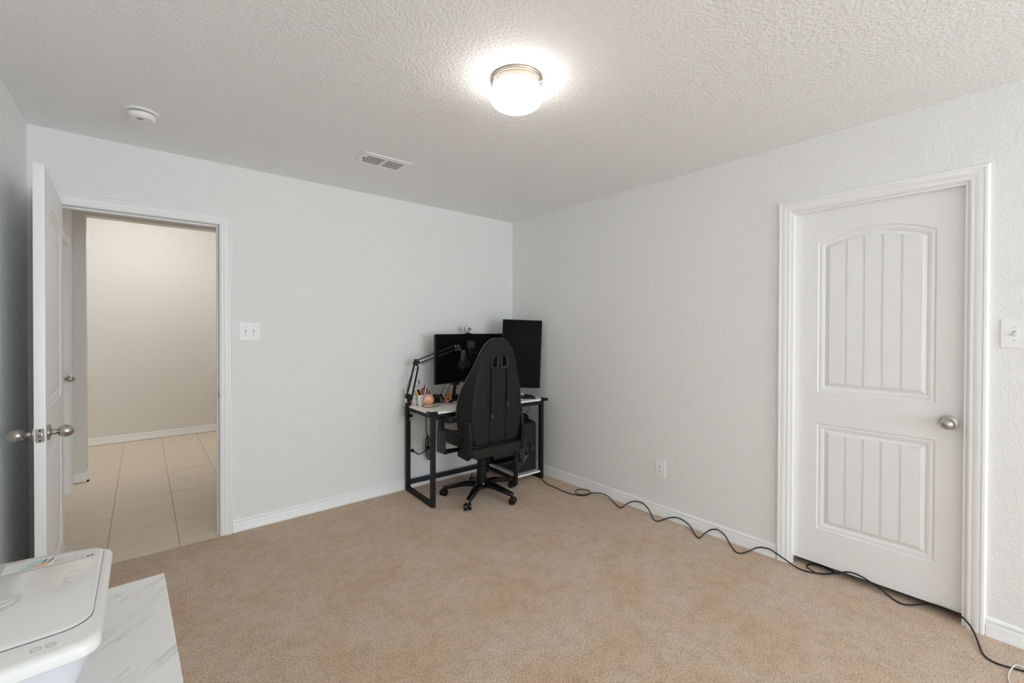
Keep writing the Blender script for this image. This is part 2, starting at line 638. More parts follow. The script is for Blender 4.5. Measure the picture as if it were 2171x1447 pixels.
# ---- baseboards
BB = [(0, 0), (0.0145, 0), (0.0145, 0.014), (0.0132, 0.016), (0.0132, 0.048), (0.0115, 0.054), (0.0085, 0.059), (0.0085, 0.063),
      (0.0105, 0.068), (0.009, 0.076), (0.004, 0.082), (0, 0.083)]
def baseboard(name, a, b, nrm, label=None):
    """run from a to b (xy), profile sticking out along nrm"""
    r = []
    for p in (a, b):
        r.append([(p[0] + nrm[0] * d, p[1] + nrm[1] * d, z) for d, z in BB])
    return struct(mk(name, loft(r), 'trim', smooth=40), label)
baseboard('baseboard_back', (-2.436, 0), (0.0, 0), (0, -1), 'white baseboard along the back wall')
baseboard('baseboard_right', (0, 0), (0, -2.453), (-1, 0), 'white baseboard along the right wall')
baseboard('baseboard_right_end', (0, -3.304), (0, YR), (-1, 0), 'white baseboard right of the closet door')
baseboard('baseboard_left', (XL, -0.02), (XL, YR), (1, 0), 'white baseboard along the left wall')
baseboard('baseboard_rear', (XL, YR), (0, YR), (0, 1), 'white baseboard along the rear wall')
baseboard('baseboard_hall_far', (-4.7, 3.56), (-1.95, 3.56), (0, -1), 'cream baseboard at the end of the hall')
baseboard('baseboard_hall_stub', (XL, 1.985), (-3.2575, 1.985), (0, -1), 'white baseboard on the hall wall stub')
baseboard('baseboard_hall_return', (-3.272, 1.9705), (-3.272, 2.10), (1, 0), 'white baseboard returning around the stub')

# ---- casings: moulded profile mitred round the opening
CAS = [(0, 0), (0, 0.0085), (0.006, 0.0105), (0.012, 0.0095), (0.019, 0.0125), (0.034, 0.0165), (0.041, 0.0150), (0.044, 0.0185), (0.053, 0.0175), (0.0605, 0.0075), (0.0605, 0)]
def casing(name, u0, u1, top, frame, label):
    """u0<u1 inner edges; frame(u, z, d) -> xyz; d = stand-off from the wall"""
    rings = []
    for s, z in ((0, -0.01), (0, None), (1, None), (1, -0.01)):
        ring = []
        for o, d in CAS:
            u = u0 - o if s == 0 else u1 + o
            ring.append(frame(u, top + o if z is None else z, d))
        rings.append(ring)
    return struct(mk(name, loft(rings), 'trim', smooth=30), label)
casing('trim_1', -3.2765, -2.4975, 2.0475, lambda u, z, d: (u, -d, z), 'white moulded casing round the open doorway')
casing('trim_2', -3.2440, -2.5130, 2.0490, lambda u, z, d: (-d, u, z), 'white moulded casing round the closed door')
casing('trim_3', HD0 + 0.012, HD1 - 0.012, 2.042, lambda u, z, d: (XL + d, u, z), 'white casing round the hall door')
casing('trim_4', -3.2765, -2.4975, 2.0475, lambda u, z, d: (u, T + d, z), 'white casing on the hall side of the doorway')

def jamb(name, u0, u1, top, d0, d1, frame, t, label):
    """three-sided jamb board lining the opening, thickness t outwards"""
    rings = []
    for s in range(4):
        z = -0.01 if s in (0, 3) else None
        ring = []
        for o, d in ((0, d0), (0, d1), (t, d1), (t, d0)):
            u = u0 - o if s < 2 else u1 + o
            ring.append(frame(u, top + o if z is None else z, d))
        rings.append(ring)
    return struct(mk(name, loft(rings), 'trim', bev=0.001), label)
jamb('trim_5', -3.270, -2.504, 2.041, -0.002, T + 0.002, lambda u, z, d: (u, d, z), 0.018, 'white jamb lining the open doorway')
jamb('trim_6', -3.259, -2.515, 2.030, 0.042, 0.075, lambda u, z, d: (u, d, z), 0.010, 'white door stop inside the open doorway')
jamb('trim_7', -3.238, -2.519, 2.043, -0.002, T, lambda u, z, d: (d, u, z), 0.018, 'white jamb lining the closed doorway')
jamb('trim_8', -3.2265, -2.5305, 2.0315, 0.004, 0.0395, lambda u, z, d: (d, u, z), 0.011, 'white door stop beside the closed door')
jamb('trim_9', HD0 + 0.018, HD1 - 0.018, 2.037, -0.002, T, lambda u, z, d: (XL - d, u, z), 0.018, 'white jamb of the hall door')

# strike plate on the jamb
sp = thing('strike_plate', 'small nickel strike plate on the jamb of the open doorway', 'strike plate', (-2.504, 0.030, 0.925))
mk('plate', prism(rrect(-0.016, 0.016, -0.028, 0.028, 0.004), -0.0014, 0.0002, 'yz'), 'nickel', sp)
mk('latch_hole', box(-0.0018, -0.0012, -0.007, 0.007, -0.011, 0.011), 'dark', sp)
for s in (-1, 1):
    mk('screw', tf(cyl(0.0032, -0.0018, 0.0, 10), tr(0, 0, 0.020 * s) @ rot(90, 'Y')), 'gplastic', sp)


# ------------------------------------------------------------------ doors
def panel_outline(x0, x1, z0, z1, rise, d, n=14):
    """outline inset by d; arched top when rise > 0 (z1 = spring height at the sides)"""
    if rise <= 0:
        return [(x0 + d, z0 + d), (x1 - d, z0 + d)] + [(x1 - d - (x1 - x0 - 2 * d) * i / n, z1 - d) for i in range(n + 1)]
    hw = (x1 - x0) / 2
    Rr = (hw * hw + rise * rise) / (2 * rise)
    cx, cz = (x0 + x1) / 2, z1 + rise - Rr
    r = Rr - d
    w = hw - d
    a0 = math.asin(w / r)
    top = []
    for i in range(n + 1):
        a = a0 - 2 * a0 * i / n
        top.append((cx + r * math.sin(a), cz + r * math.cos(a)))
    return [(x0 + d, z0 + d), (x1 - d, z0 + d)] + top

def arch_z(x, x0, x1, z1, rise, d):
    if rise <= 0:
        return z1 - d
    hw = (x1 - x0) / 2
    Rr = (hw * hw + rise * rise) / (2 * rise)
    return z1 + rise - Rr + math.sqrt(max((Rr - d) ** 2 - (x - (x0 + x1) / 2) ** 2, 0))

def make_door(parent, W, z0, z1, th, px0, px1, sides, m='door'):
    """leaf in local coords: x 0..W, y 0..th, z z0..z1; sides: list of (face y, outward sign)"""
    P = [(px0, px1, 1.012, 1.852, 0.060), (px0, px1, 0.236, 0.833, 0.0)]
    loops = [[(0, z0), (W, z0), (W, z1), (0, z1)]] + [panel_outline(*p, 0) for p in P]
    plate2d('leaf', loops, th, m, parent, M=tr(0, th, 0) @ rot(90, 'X'), bev=0.0012)
    for yf, s in sides:
        for (a, b, c, d, rise) in P:
            prof = [(0.0, -0.0003), (0.004, -0.0050), (0.010, -0.0058), (0.014, -0.0035), (0.021, -0.0050), (0.030, -0.0095), (0.033, -0.0130),
                    (0.0345, -0.0130), (0.0370, -0.0105), (0.052, -0.0040)]
            rings = [[(x, yf + s * dp, z) for x, z in panel_outline(a, b, c, d, rise, o)] for o, dp in prof]
            v, f = loft(rings, cap=False)
            pan = mk('panel', (v, f), m, parent, smooth=25)
            fi = 0.052
            xa, xb = a + fi, b - fi
            n = 5
            gap = 0.0075
            for k in range(n):
                u0 = xa + (xb - xa) * k / n + (gap / 2 if k else 0)
                u1 = xa + (xb - xa) * (k + 1) / n - (gap / 2 if k < n - 1 else 0)
                top = [(u1 + (u0 - u1) * t / 4, arch_z(u1 + (u0 - u1) * t / 4, a, b, d, rise, fi)) for t in range(5)]
                poly = [(u0, c + fi), (u1, c + fi)] + top
                mk('plank', prism(poly, yf + s * -0.0150, yf + s * -0.0040, 'xz'), m, pan, bev=0.0016)
            # backing board, and a fine bead showing in each groove
            mk('panel_back', prism(panel_outline(a, b, c, d, rise, fi - 0.002), yf - s * 0.0150, yf - s * 0.0080, 'xz'), m, pan)
            for k in range(1, n):
                u = xa + (xb - xa) * k / n
                mk('groove_bead', box(u - 0.0018, u + 0.0018, min(yf - s * 0.016, yf - s * 0.0042), max(yf - s * 0.016, yf - s * 0.0042), c + fi, arch_z(u, a, b, d, rise, fi)), m, pan)

KNOB = [(0.0, 0.0), (0.032, 0.0), (0.0335, 0.002), (0.0335, 0.007), (0.026, 0.010), (0.016, 0.0115), (0.0125, 0.014), (0.0125, 0.024), (0.010, 0.027), (0.0125, 0.031),
        (0.020, 0.036), (0.0250, 0.044), (0.0268, 0.053), (0.0255, 0.063), (0.0205, 0.073), (0.0125, 0.080), (0.004, 0.0835), (0.0, 0.084)]
def knob(parent, loc, axis, rng=1.0):
    """egg-shaped knob on a round rose, its stem along axis"""
    q = Vector(axis).to_track_quat('Z', 'Y').to_matrix().to_4x4()
    o = mk('door_knob', tf(lathe([(r * rng, z) for r, z in KNOB], 28), tr(*loc) @ q), 'nickel', parent, smooth=35)
    o['label'] = 'satin nickel egg knob'
    return o

# door_1: the open bedroom door, hinged on the left jamb, swung into the room
d1 = struct(thing('door_1', 'white two-panel door standing open along the left wall', None, (-3.266, -0.008, 0), R_(-88.4)))
make_door(d1, 0.764, 0.012, 2.044, 0.035, 0.135, 0.629, [(0.0, -1), (0.035, 1)])
for c in d1.children:
    c.location = (0.003, 0.008, 0)
knob(d1, (0.003 + 0.704, 0.043, 0.915), (0, 1, 0))
knob(d1, (0.003 + 0.704, 0.008, 0.915), (0, -1, 0))
lp = mk('latch_plate', prism(rrect(-0.013, 0.013, -0.029, 0.029, 0.006), 0.0, 0.0012, 'yz'), 'nickel', d1, loc=(0.767, 0.0255, 0.915))
mk('latch_bolt', prism(rrect(-0.008, 0.008, -0.009, 0.009, 0.006), 0, 0.009, 'yz'), 'chrome', lp, bev=0.002)
for s in (-1, 1):
    mk('screw', tf(cyl(0.0036, 0.0008, 0.0018, 10), tr(0, 0, 0.0205 * s) @ rot(90, 'Y')), 'dark', lp)
for z in (0.25, 1.03, 1.82):
    mk('hinge', tf(cyl(0.0055, z - 0.045, z + 0.045, 12), tr(0, 0, 0)), 'nickel', d1, smooth=40)

# door_2: the closed closet door
d2 = struct(thing('door_2', 'closed white two-panel door with arched plank panel and knob', None, (0.040, -2.524, 0), R_(-90)))
make_door(d2, 0.709, 0.037, 2.036, 0.035, 0.119, 0.604, [(0.0, -1)])
knob(d2, (0.651, 0.0, 0.925), (0, -1, 0))

# door_3: the hall door on the left
d3 = struct(thing('door_3', 'white hall door seen edge-on past the open door', None, (XL - 0.035, HD0 + 0.020, 0), R_(90)))
make_door(d3, HD1 - HD0 - 0.040, 0.012, 2.034, 0.035, 0.125, 0.570, [(0.0, -1)])
knob(d3, (HD1 - HD0 - 0.040 - 0.065, 0.0, 0.95), (0, -1, 0))

# ------------------------------------------------------------------ ceiling fixtures
cl = thing('ceiling_light', 'lit white glass globe flush mount lamp with brushed nickel rim', 'ceiling lamp', (-1.652, -1.985, H))
mk('pan', lathe([(0.02, 0), (0.113, 0), (0.1145, -0.003), (0.112, -0.007), (0.1075, -0.0085), (0.1075, -0.0165), (0.109, -0.0185), (0.1075, -0.0205), (0.1045, -0.0215), (0.1045, -0.036), (0.102, -0.037), (0.02, -0.035)], 56), 'nickel_lamp', cl, smooth=30)
G = []
for i in range(19):
    a = PI * 0.20 + (PI - PI * 0.20) * i / 18
    G.append((0.1155 * math.sin(a) ** 0.86 if i < 18 else 0.0, -0.076 + 0.054 * math.cos(a)))
mk('globe', lathe(G, 48), 'globe', cl, smooth=180)
for a in (-62, 58, 178):
    mk('screw', tf(lathe([(0.0025, 0), (0.0025, 0.009), (0.0042, 0.009), (0.0042, 0.014), (0.003, 0.015)], 12), rot(a, 'Z') @ tr(0.101, 0, -0.030) @ rot(90, 'Y')), 'nickel_lamp', cl, smooth=40)

sd = thing('smoke_detector', 'round white smoke detector on the ceiling above the open door', 'smoke detector', (-2.891, -0.557, H))
mk('base', lathe([(0.02, 0), (0.069, 0), (0.0705, -0.003), (0.069, -0.008), (0.058, -0.010), (0.02, -0.010)], 48), 'plastic', sd, smooth=40)
mk('vent_gap', lathe([(0.02, -0.010), (0.052, -0.010), (0.052, -0.0135), (0.02, -0.0135)], 48), 'dark', sd, smooth=40)
mk('cover', lathe([(0.02, -0.0135), (0.0555, -0.0135), (0.0565, -0.016), (0.054, -0.030), (0.050, -0.038), (0.046, -0.041), (0.034, -0.041), (0.030, -0.0395), (0.01, -0.0395)], 48), 'plastic', sd, smooth=40)
for i in range(5):
    mk('sounder_slot', box(-0.0012, 0.0012, -0.006, 0.006, -0.0402, -0.0392), 'dark', sd, loc=(-0.014 + 0.0042 * i, -0.012, 0), rot=(0, 0, R_(20)))
mk('test_button', tf(cyl(0.008, -0.0412, -0.039, 20), tr(0.014, 0.004, 0)), 'plate', sd, smooth=40)
mk('indicator', tf(cyl(0.0018, -0.0405, -0.039, 10), tr(0.004, -0.016, 0)), 'dark', sd)

av = thing('air_vent', 'white ceiling air register with two banks of louvres', 'air vent', (-1.695, -0.712, H))
hx, hy = 0.155, 0.104
plate2d('frame', [rrect(-hx, hx, -hy, hy, 0.004, 2), rrect(-0.122, -0.008, -0.062, 0.068, 0.006, 3), rrect(0.008, 0.122, -0.062, 0.068, 0.006, 3)], 0.006, 'plate', av, M=tr(0, 0, -0.007), bev=0.002)
mk('duct_shade', box(-0.127, 0.127, -0.070, 0.072, -0.0010, -0.0004), 'duct_shade', av)  # thin near-black sheet, the shade behind the louvres put in as colour
for sx in (-1, 1):
    for k in range(7):
        y = -0.055 + 0.0195 * k
        mk('louvre', tf(box(-0.0565, 0.0565, -0.0024, 0.0024, -0.0004, 0.0004), tr(sx * 0.065, y, -0.0055) @ rot(-20, 'X')), 'plate', av)
mk('damper_lever', box(-0.1335, -0.1305, -0.020, 0.006, -0.0125, -0.007), 'dark', av)

# ------------------------------------------------------------------ switches and outlets
def wallplate(name, label, cat, loc, rz, wdt, hgt):
    t = thing(name, label, cat, loc, rz)          # local: x along the wall, y into the wall, z up
    mk('plate', tf(prism(rrect(-wdt / 2, wdt / 2, -hgt / 2, hgt / 2, 0.004), 0, 0.0055), rot(90, 'X')), 'plate', t, bev=0.0018)
    return t
def toggle(t, x):
    mk('switch_slot', box(x - 0.0055, x + 0.0055, -0.0060, -0.005, -0.0125, 0.0125), 'pgrey', t)
    mk('toggle', tf(prism(rrect(-0.0042, 0.0042, -0.006, 0.006, 0.0015, 2), 0, 0.016), tr(x, -0.004, 0) @ rot(90, 'X') @ rot(24, 'X')), 'plastic', t, bev=0.001)
    for s in (-1, 1):
        mk('screw', tf(cyl(0.0032, 0, 0.0012, 10), tr(x, -0.0052, 0.030 * s) @ rot(90, 'X')), 'pgrey', t)
ls = wallplate('light_switch', 'white double toggle switch plate beside the open doorway', 'light switch', (-2.334, 0.0, 1.341), 0, 0.124, 0.121)
toggle(ls, -0.024)
toggle(ls, 0.024)
ls2 = wallplate('light_switch', 'white single toggle switch plate right of the closed door', 'light switch', (0.0, -3.378, 1.350), R_(-90), 0.079, 0.124)
toggle(ls2, 0.0)
def receptacles(t):
    for s in (-1, 1):
        zc = 0.0195 * s
        rc = mk('receptacle', tf(prism(rrect(-0.0165, 0.0165, -0.0142, 0.0142, 0.010), 0.0045, 0.0072), tr(0, 0, zc) @ rot(90, 'X')), 'plate', t, bev=0.0008)
        for x, h in ((-0.0062, 0.0048), (0.0062, 0.0040)):
            mk('slot', box(x - 0.0011, x + 0.0011, -0.0078, -0.0068, zc + 0.002 - h + 0.003, zc + 0.005 + h - 0.003), 'dark', rc)
        mk('ground_hole', tf(cyl(0.0024, 0.0068, 0.0078, 10), tr(0, 0, zc - 0.0065) @ rot(90, 'X')), 'dark', rc)
    mk('screw', tf(cyl(0.003, 0.0050, 0.0062, 10), rot(90, 'X')), 'pgrey', t)
ot = wallplate('wall_outlet', 'white duplex outlet low on the right wall above the cable', 'outlet', (0.0, -1.6845, 0.346), R_(-90), 0.078, 0.121)
receptacles(ot)
ot2 = wallplate('wall_outlet', 'white duplex outlet under the desk with a black plug', 'outlet', (-1.126, 0.0, 0.340), 0, 0.078, 0.124)
receptacles(ot2)

# ------------------------------------------------------------------ corner desk
desk = thing('computer_desk', 'white-topped computer desk with black steel frame in the corner', 'desk', (-1.196, -0.022, 0), R_(-2.4))
DW, DD, DZ = 1.132, 0.482, 0.728      # leg-to-leg footprint, top height
S = 0.034
mk('tabletop', prism(rrect(-0.012, DW + 0.012, -DD - 0.012, 0.012, 0.004, 2), DZ - 0.016, DZ), 'desktop', desk, bev=0.0015)
for nm, x in (('l', 0.0), ('r', DW - S)):
    for y in (-S, -DD):
        mk('leg', box(x, x + S, y, y + S, 0.0, DZ - 0.016), 'steel', desk, bev=0.003)
    mk('foot_rail', box(x + 0.001, x + S - 0.001, -DD + S, -S, 0.0, S), 'steel', desk, bev=0.002)
    mk('side_rail', box(x + 0.001, x + S - 0.001, -DD + S, -S, DZ - 0.016 - S, DZ - 0.016), 'steel', desk, bev=0.002)
mk('front_rail', box(S, DW - S, -DD, -DD + 0.02, DZ - 0.016 - 0.036, DZ - 0.016), 'steel', desk, bev=0.002)
mk('back_rail', box(S, DW - S, -0.02, 0.0, DZ - 0.016 - 0.036, DZ - 0.016), 'steel', desk, bev=0.002)
mk('cross_rail', box(S, DW - S, -0.028, -0.010, 0.048, 0.088), 'navy', desk, bev=0.002)
XM = 0.806
for y in (-DD, -S):
    mk('leg', box(XM, XM + 0.028, y, y + 0.028, 0.0, DZ - 0.016), 'steel', desk, bev=0.003)
mk('shelf_rail', box(XM + 0.003, XM + 0.025, -DD + 0.028, -S, 0.034, 0.058), 'steel', desk, bev=0.002)
sh = mk('shelf', box(XM + 0.03, DW - S - 0.002, -DD + 0.004, -0.032, 0.058, 0.073), 'desktop', desk, bev=0.0015)
for x, y, sx in ((-0.034, -DD - 0.024, 1), (DW + 0.032, -DD - 0.024, -1)):
    pts = [(0, 0), (0.076, 0.006), (0.076, 0.030), (0.034, 0.034), (0.030, 0.072), (0.010, 0.072)]
    poly = [(x + sx * px, y + py) for px, py in pts]
    mk('corner_cap', prism(poly, DZ - 0.022, DZ + 0.003), 'bplastic', desk, bev=0.003)
mk('cable_grommet', tf(lathe([(0.010, DZ - 0.001), (0.010, DZ + 0.0018), (0.002, DZ + 0.0018)], 16), tr(0.062, -0.215, 0)), 'bplastic', desk, smooth=40)

# ------------------------------------------------------------------ PC tower on the shelf
DM = Matrix.Translation((-1.196, -0.022, 0)) @ Matrix.Rotation(R_(-2.4), 4, 'Z')
def dw(x, y, z=DZ):
    return tuple(DM @ Vector((x, y, z)))
pc = thing('computer_tower', 'black computer tower with faceted front on the desk shelf', 'computer', dw(0.957, -0.235, 0.073), R_(-2.4))
pw, pd, ph = 0.105, 0.215, 0.44
mk('case', box(-pw, pw, -pd + 0.02, pd, 0.018, ph), 'case', pc, bev=0.004)
mk('side_glass', box(-pw - 0.005, -pw, -pd + 0.03, pd - 0.02, 0.03, ph - 0.02), 'glassb', pc, bev=0.001)
# faceted front: triangles pushed in and out
def fy(i):
    return [-pd - 0.004, -pd - 0.018, -pd + 0.004][i % 3]
Vf = [(-pw, -pd + 0.02, 0.018), (pw, -pd + 0.02, 0.018), (pw, -pd + 0.02, ph), (-pw, -pd + 0.02, ph),
      (-pw, -pd - 0.006, 0.018), (pw, -pd - 0.006, 0.018), (pw, -pd - 0.006, ph), (-pw, -pd - 0.006, ph)]
mk('front_panel', (Vf, [(0, 1, 5, 4), (1, 2, 6, 5), (2, 3, 7, 6), (3, 0, 4, 7), (4, 5, 6, 7), (0, 3, 2, 1)]), 'case', pc, bev=0.003)
def facet(p, m):
    yb = -pd - 0.007
    v = [(x, yb - d, z) for x, z, d in p] + [(x, yb + 0.001, z) for x, z, d in p]
    return mk('facet', (v, [(0, 1, 2), (5, 4, 3), (0, 3, 4, 1), (1, 4, 5, 2), (2, 5, 3, 0)]), m, pc)
A = [(-0.10, 0.30, 0), (-0.055, 0.335, 0.006), (0.005, 0.31, 0.002), (-0.045, 0.23, 0.020), (-0.10, 0.215, 0.004), (0.020, 0.225, 0.004), (-0.030, 0.155, 0.004), (-0.085, 0.135, 0.014),
     (0.012, 0.165, 0.012), (-0.060, 0.095, 0.010), (-0.10, 0.03, 0.0), (0.075, 0.215, 0.004), (0.045, 0.265, 0.012), (0.040, 0.165, 0.010), (-0.10, 0.12, 0.002)]
for (a, b, c), mm in (((0, 1, 3), 'facet'), ((1, 2, 3), 'facet_lit'), ((0, 3, 4), 'facet'), ((2, 5, 3), 'facet'), ((3, 5, 8), 'facet_lit'), ((3, 8, 6), 'facet'), ((4, 3, 7), 'facet'), ((3, 6, 7), 'facet_lit'),
                      ((6, 8, 9), 'facet_lit'), ((7, 6, 9), 'facet'), ((7, 9, 14), 'facet'), ((14, 9, 10), 'facet_lit'), ((12, 11, 13), 'facet_lit'), ((5, 12, 13), 'facet')):
    facet([A[a], A[b], A[c]], mm)
mk('top_cover', prism([(-0.215, ph), (0.21, ph), (0.19, ph + 0.018), (-0.12, ph + 0.024), (-0.20, ph + 0.010)], -pw + 0.004, pw - 0.004, 'yz'), 'bplastic', pc, bev=0.004)
for x in (-0.08, 0.08):
    for y in (-0.16, 0.17):
        mk('foot', box(x - 0.014, x + 0.014, y - 0.02, y + 0.02, 0.0, 0.018), 'rubber', pc, bev=0.003)
rt = thing('headset_case', 'flat rounded black case lying on top of the computer tower', 'case', dw(0.955, -0.30, 0.073 + ph + 0.0245), R_(-2.4))
v, f = loft([[(x, y, 0.0) for x, y in rrect(-0.085, 0.085, -0.09, 0.09, 0.03)], [(x, y, 0.018) for x, y in rrect(-0.09, 0.09, -0.095, 0.095, 0.032)],
             [(x, y, 0.040) for x, y in rrect(-0.080, 0.080, -0.085, 0.085, 0.03)], [(x, y, 0.050) for x, y in rrect(-0.055, 0.055, -0.06, 0.06, 0.03)]])
mk('shell', (v, f), 'nylon', rt, smooth=60)
mk('handle', tube(spline([(-0.05, -0.092, 0.016), (-0.04, -0.115, 0.020), (0.04, -0.115, 0.020), (0.05, -0.092, 0.016)]), 0.006), 'bplastic', rt, smooth=60)

# ------------------------------------------------------------------ monitors
ml = thing('monitor', 'wide dark monitor in landscape behind the gaming chair', 'monitor', (-0.584, -0.160, DZ), R_(7.7))
MWd, MHt, mz = 0.440, 0.212, 0.376
mk('housing', prism(rrect(-MWd, MWd, mz - MHt, mz + MHt, 0.004, 2), 0.0, 0.022, 'xz'), 'bplastic', ml, bev=0.003)
mk('screen', box(-MWd + 0.007, MWd - 0.007, -0.0012, 0.0005, mz - MHt + 0.013, mz + MHt - 0.007), 'screen', ml)
mk('rear_bulge', box(-0.16, 0.16, 0.022, 0.045, mz - 0.12, mz + 0.10), 'bplastic', ml, bev=0.01)
mk('stand_mount', box(-0.235, -0.175, 0.0, 0.04, mz - MHt - 0.022, mz - MHt + 0.004), 'bplastic', ml, bev=0.003)
mk('neck', bar((-0.205, 0.022, mz - MHt - 0.01), (-0.225, 0.03, 0.012), 0.026, 0.016), 'bplastic', ml, bev=0.003)
mk('foot', bar((-0.30, -0.02, 0.008), (-0.225, 0.03, 0.008), 0.03, 0.014), 'bplastic', ml, bev=0.003)
mk('foot', bar((0.02, -0.05, 0.008), (-0.225, 0.03, 0.008), 0.03, 0.014), 'bplastic', ml, bev=0.003)

mrx = Matrix.Translation((0, 0, 0))
mr = thing('monitor', 'tall dark monitor turned to portrait in the room corner', 'monitor', (-0.213, -0.388, DZ), math.atan2(-0.644, 0.765) + R_(6))
pwd, pht, pz = 0.1835, 0.314, 0.403
RM = tr(0, 0, pz) @ rot(1.9, 'Y') @ tr(0, 0, -pz)
mk('housing', tf(prism(rrect(-pwd, pwd, pz - pht, pz + pht, 0.004, 2), 0.0, 0.022, 'xz'), RM), 'bplastic', mr, bev=0.003)
mk('screen', tf(box(-pwd + 0.006, pwd - 0.010, -0.0012, 0.0005, pz - pht + 0.007, pz + pht - 0.007), RM), 'screen', mr)
mk('side_badge', tf(box(pwd - 0.0035, pwd + 0.0012, 0.001, 0.012, pz + 0.01, pz + 0.045), RM), 'pgrey2', mr)
mk('rear_bulge', tf(box(-0.09, 0.09, 0.022, 0.05, pz - 0.14, pz + 0.14), RM), 'bplastic', mr, bev=0.01)
mk('neck', box(-0.06, -0.01, 0.045, 0.065, 0.01, pz), 'bplastic', mr, bev=0.004)
mk('base_plate', prism(rrect(-0.13, 0.08, -0.025, 0.13, 0.02), 0.0, 0.012), 'bplastic', mr, bev=0.003)

wc = thing('webcam', 'small white round webcam clipped on the landscape monitor', 'webcam', (-0.641, -0.148, DZ + mz + MHt), R_(-14))
mk('clip', box(-0.034, 0.030, -0.012, 0.03, 0.0, 0.006), 'bplastic', wc, bev=0.002)
mk('neck', box(-0.010, 0.010, 0.004, 0.018, 0.005, 0.016), 'bplastic', wc, bev=0.002)
mk('body', tf(lathe([(0.004, -0.020), (0.022, -0.019), (0.029, -0.012), (0.031, 0.0), (0.029, 0.010), (0.024, 0.018), (0.018, 0.0205), (0.004, 0.0205)], 28), tr(0, 0.006, 0.042) @ rot(90, 'X')), 'plastic', wc, smooth=50)
mk('rear_shell', tf(lathe([(0.004, -0.030), (0.022, -0.028), (0.031, -0.018), (0.0325, -0.004), (0.0305, -0.003)], 28), tr(0, 0.008, 0.042) @ rot(90, 'X')), 'bplastic', wc, smooth=50)
mk('lens', tf(lathe([(0.002, 0.018), (0.0165, 0.019), (0.0165, 0.025), (0.013, 0.026), (0.011, 0.022), (0.002, 0.022)], 24), tr(0, 0.006, 0.042) @ rot(90, 'X')), 'glassb', wc, smooth=40)

# ------------------------------------------------------------------ gaming chair
ch = thing('gaming_chair', 'black gaming chair with high winged back pulled up to the desk', 'chair', (-0.772, -0.535, 0), 0)
rows = [(0.462, .232, -.205, .050, .050), (0.50, .262, -.210, .085, .070), (0.58, .284, -.214, .115, .075), (0.67, .297, -.218, .130, .075), (0.77, .297, -.221, .130, .075),
        (0.87, .284, -.224, .112, .072), (0.96, .258, -.226, .082, .070), (1.04, .226, -.228, .050, .068), (1.10, .201, -.229, .034, .066), (1.16, .175, -.230, .024, .064),
        (1.215, .144, -.229, .016, .060), (1.257, .106, -.226, .011, .052), (1.282, .063, -.222, .006, .042), (1.291, .022, -.216, .002, .030)]
US = [-1, -.965, -.90, -.845, -.81, -.60, -.3, 0, .3, .60, .81, .845, .90, .965, 1]
def wing(u, G):
    a = abs(u)
    return 0.0 if a < .81 else G * ((a - .81) / .19)
rings = []
for z, hw, yr, G, th in rows:
    ring = []
    for u in US:
        ring.append((hw * u, yr + wing(u, G) + 0.004 * abs(u), z))
    for u in reversed(US):
        a = abs(u)
        ring.append((hw * u * 0.985, yr + wing(u, G) + th * (1 - 0.55 * a ** 3), z + (0.004 if z > 1.25 else 0)))
    rings.append(ring)
back = mk('backrest', loft(rings), 'leather', ch, smooth=180, sub=2)
back['label'] = 'high winged backrest in black leatherette'
# the two harness slots cut through
cut = []
def slot_poly(s, g=0.0):
    return [(s * (0.026 - g), 1.066 - g), (s * (0.062 + g), 1.070 - g), (s * (0.074 + g), 1.082), (s * (0.060 + g), 1.148 + g), (s * (0.022 - g), 1.148 + g)]
for s in (-1, 1):
    c = mk('cut', prism(slot_poly(s), -0.5, 0.3, 'xz'), 'dark', ch)
    cut.append(c)
    md = back.modifiers.new('slot', 'BOOLEAN')
    md.operation, md.object, md.solver = 'DIFFERENCE', c, 'EXACT'
dg = bpy.context.evaluated_depsgraph_get()
nm = bpy.data.meshes.new_from_object(back.evaluated_get(dg))
back.modifiers.clear()
back.data = nm
nm.materials.clear()
nm.materials.append(MT['leather'])
nm.set_sharp_from_angle(angle=R_(50))
for c in cut:
    bpy.data.objects.remove(c)
for s in (-1, 1):
    inner, outer = slot_poly(s), slot_poly(s, 0.011)
    if s < 0:
        inner, outer = inner[::-1], outer[::-1]
    plate2d('slot_frame', [outer, inner], 0.008, 'gplastic', ch, M=tr(0, -0.2275, 0) @ rot(90, 'X'), bev=0.002)
# beige edge piping along the left and right wings, head to lumbar
for s in (-1, 1):
    P = []
    for z, hw, yr, G, th in rows[3:]:
        P.append((s * hw * 0.985, yr + G + th * 0.20 + 0.003, z))
    if s > 0:
        P = P[:]
    mk('piping', tube(spline(P, 4), 0.0028, 6), 'piping', ch, smooth=60)
# seams: the two long vertical welts and the side seams of the rear panel
for x in (-0.080, 0.080):
    mk('seam', tube(spline([(x, -0.2085, 0.475), (x, -0.2155, 0.60), (x, -0.2215, 0.76), (x, -0.2265, 0.93), (x * 0.9, -0.2295, 1.06)], 6), 0.0035, 6), 'bplastic', ch, smooth=60)
for x, zb in ((-0.074, 0.700), (0.078, 0.775)):
    st = mk('strap', tf(prism([(-0.008, 0.0), (0.008, 0.0), (0.008, 1.0), (-0.008, 1.0)], 0, 0.003, 'xz'), Matrix.Identity(4)), 'bplastic', ch)
    st.data.transform(Matrix.Diagonal((1, 1, (1.075 - zb), 1)))
    st.data.transform(tr(x, -0.2345, zb))
    bk = mk('buckle', box(x - 0.013, x + 0.013, -0.240, -0.231, zb - 0.022, zb + 0.014), 'gplastic', ch, bev=0.003)
mk('head_seam', tube(spline([(-0.150, -0.222, 1.150), (-0.08, -0.2335, 1.158), (0, -0.234, 1.152), (0.08, -0.2335, 1.158), (0.150, -0.222, 1.150)], 5), 0.0032, 6), 'bplastic', ch, smooth=60)
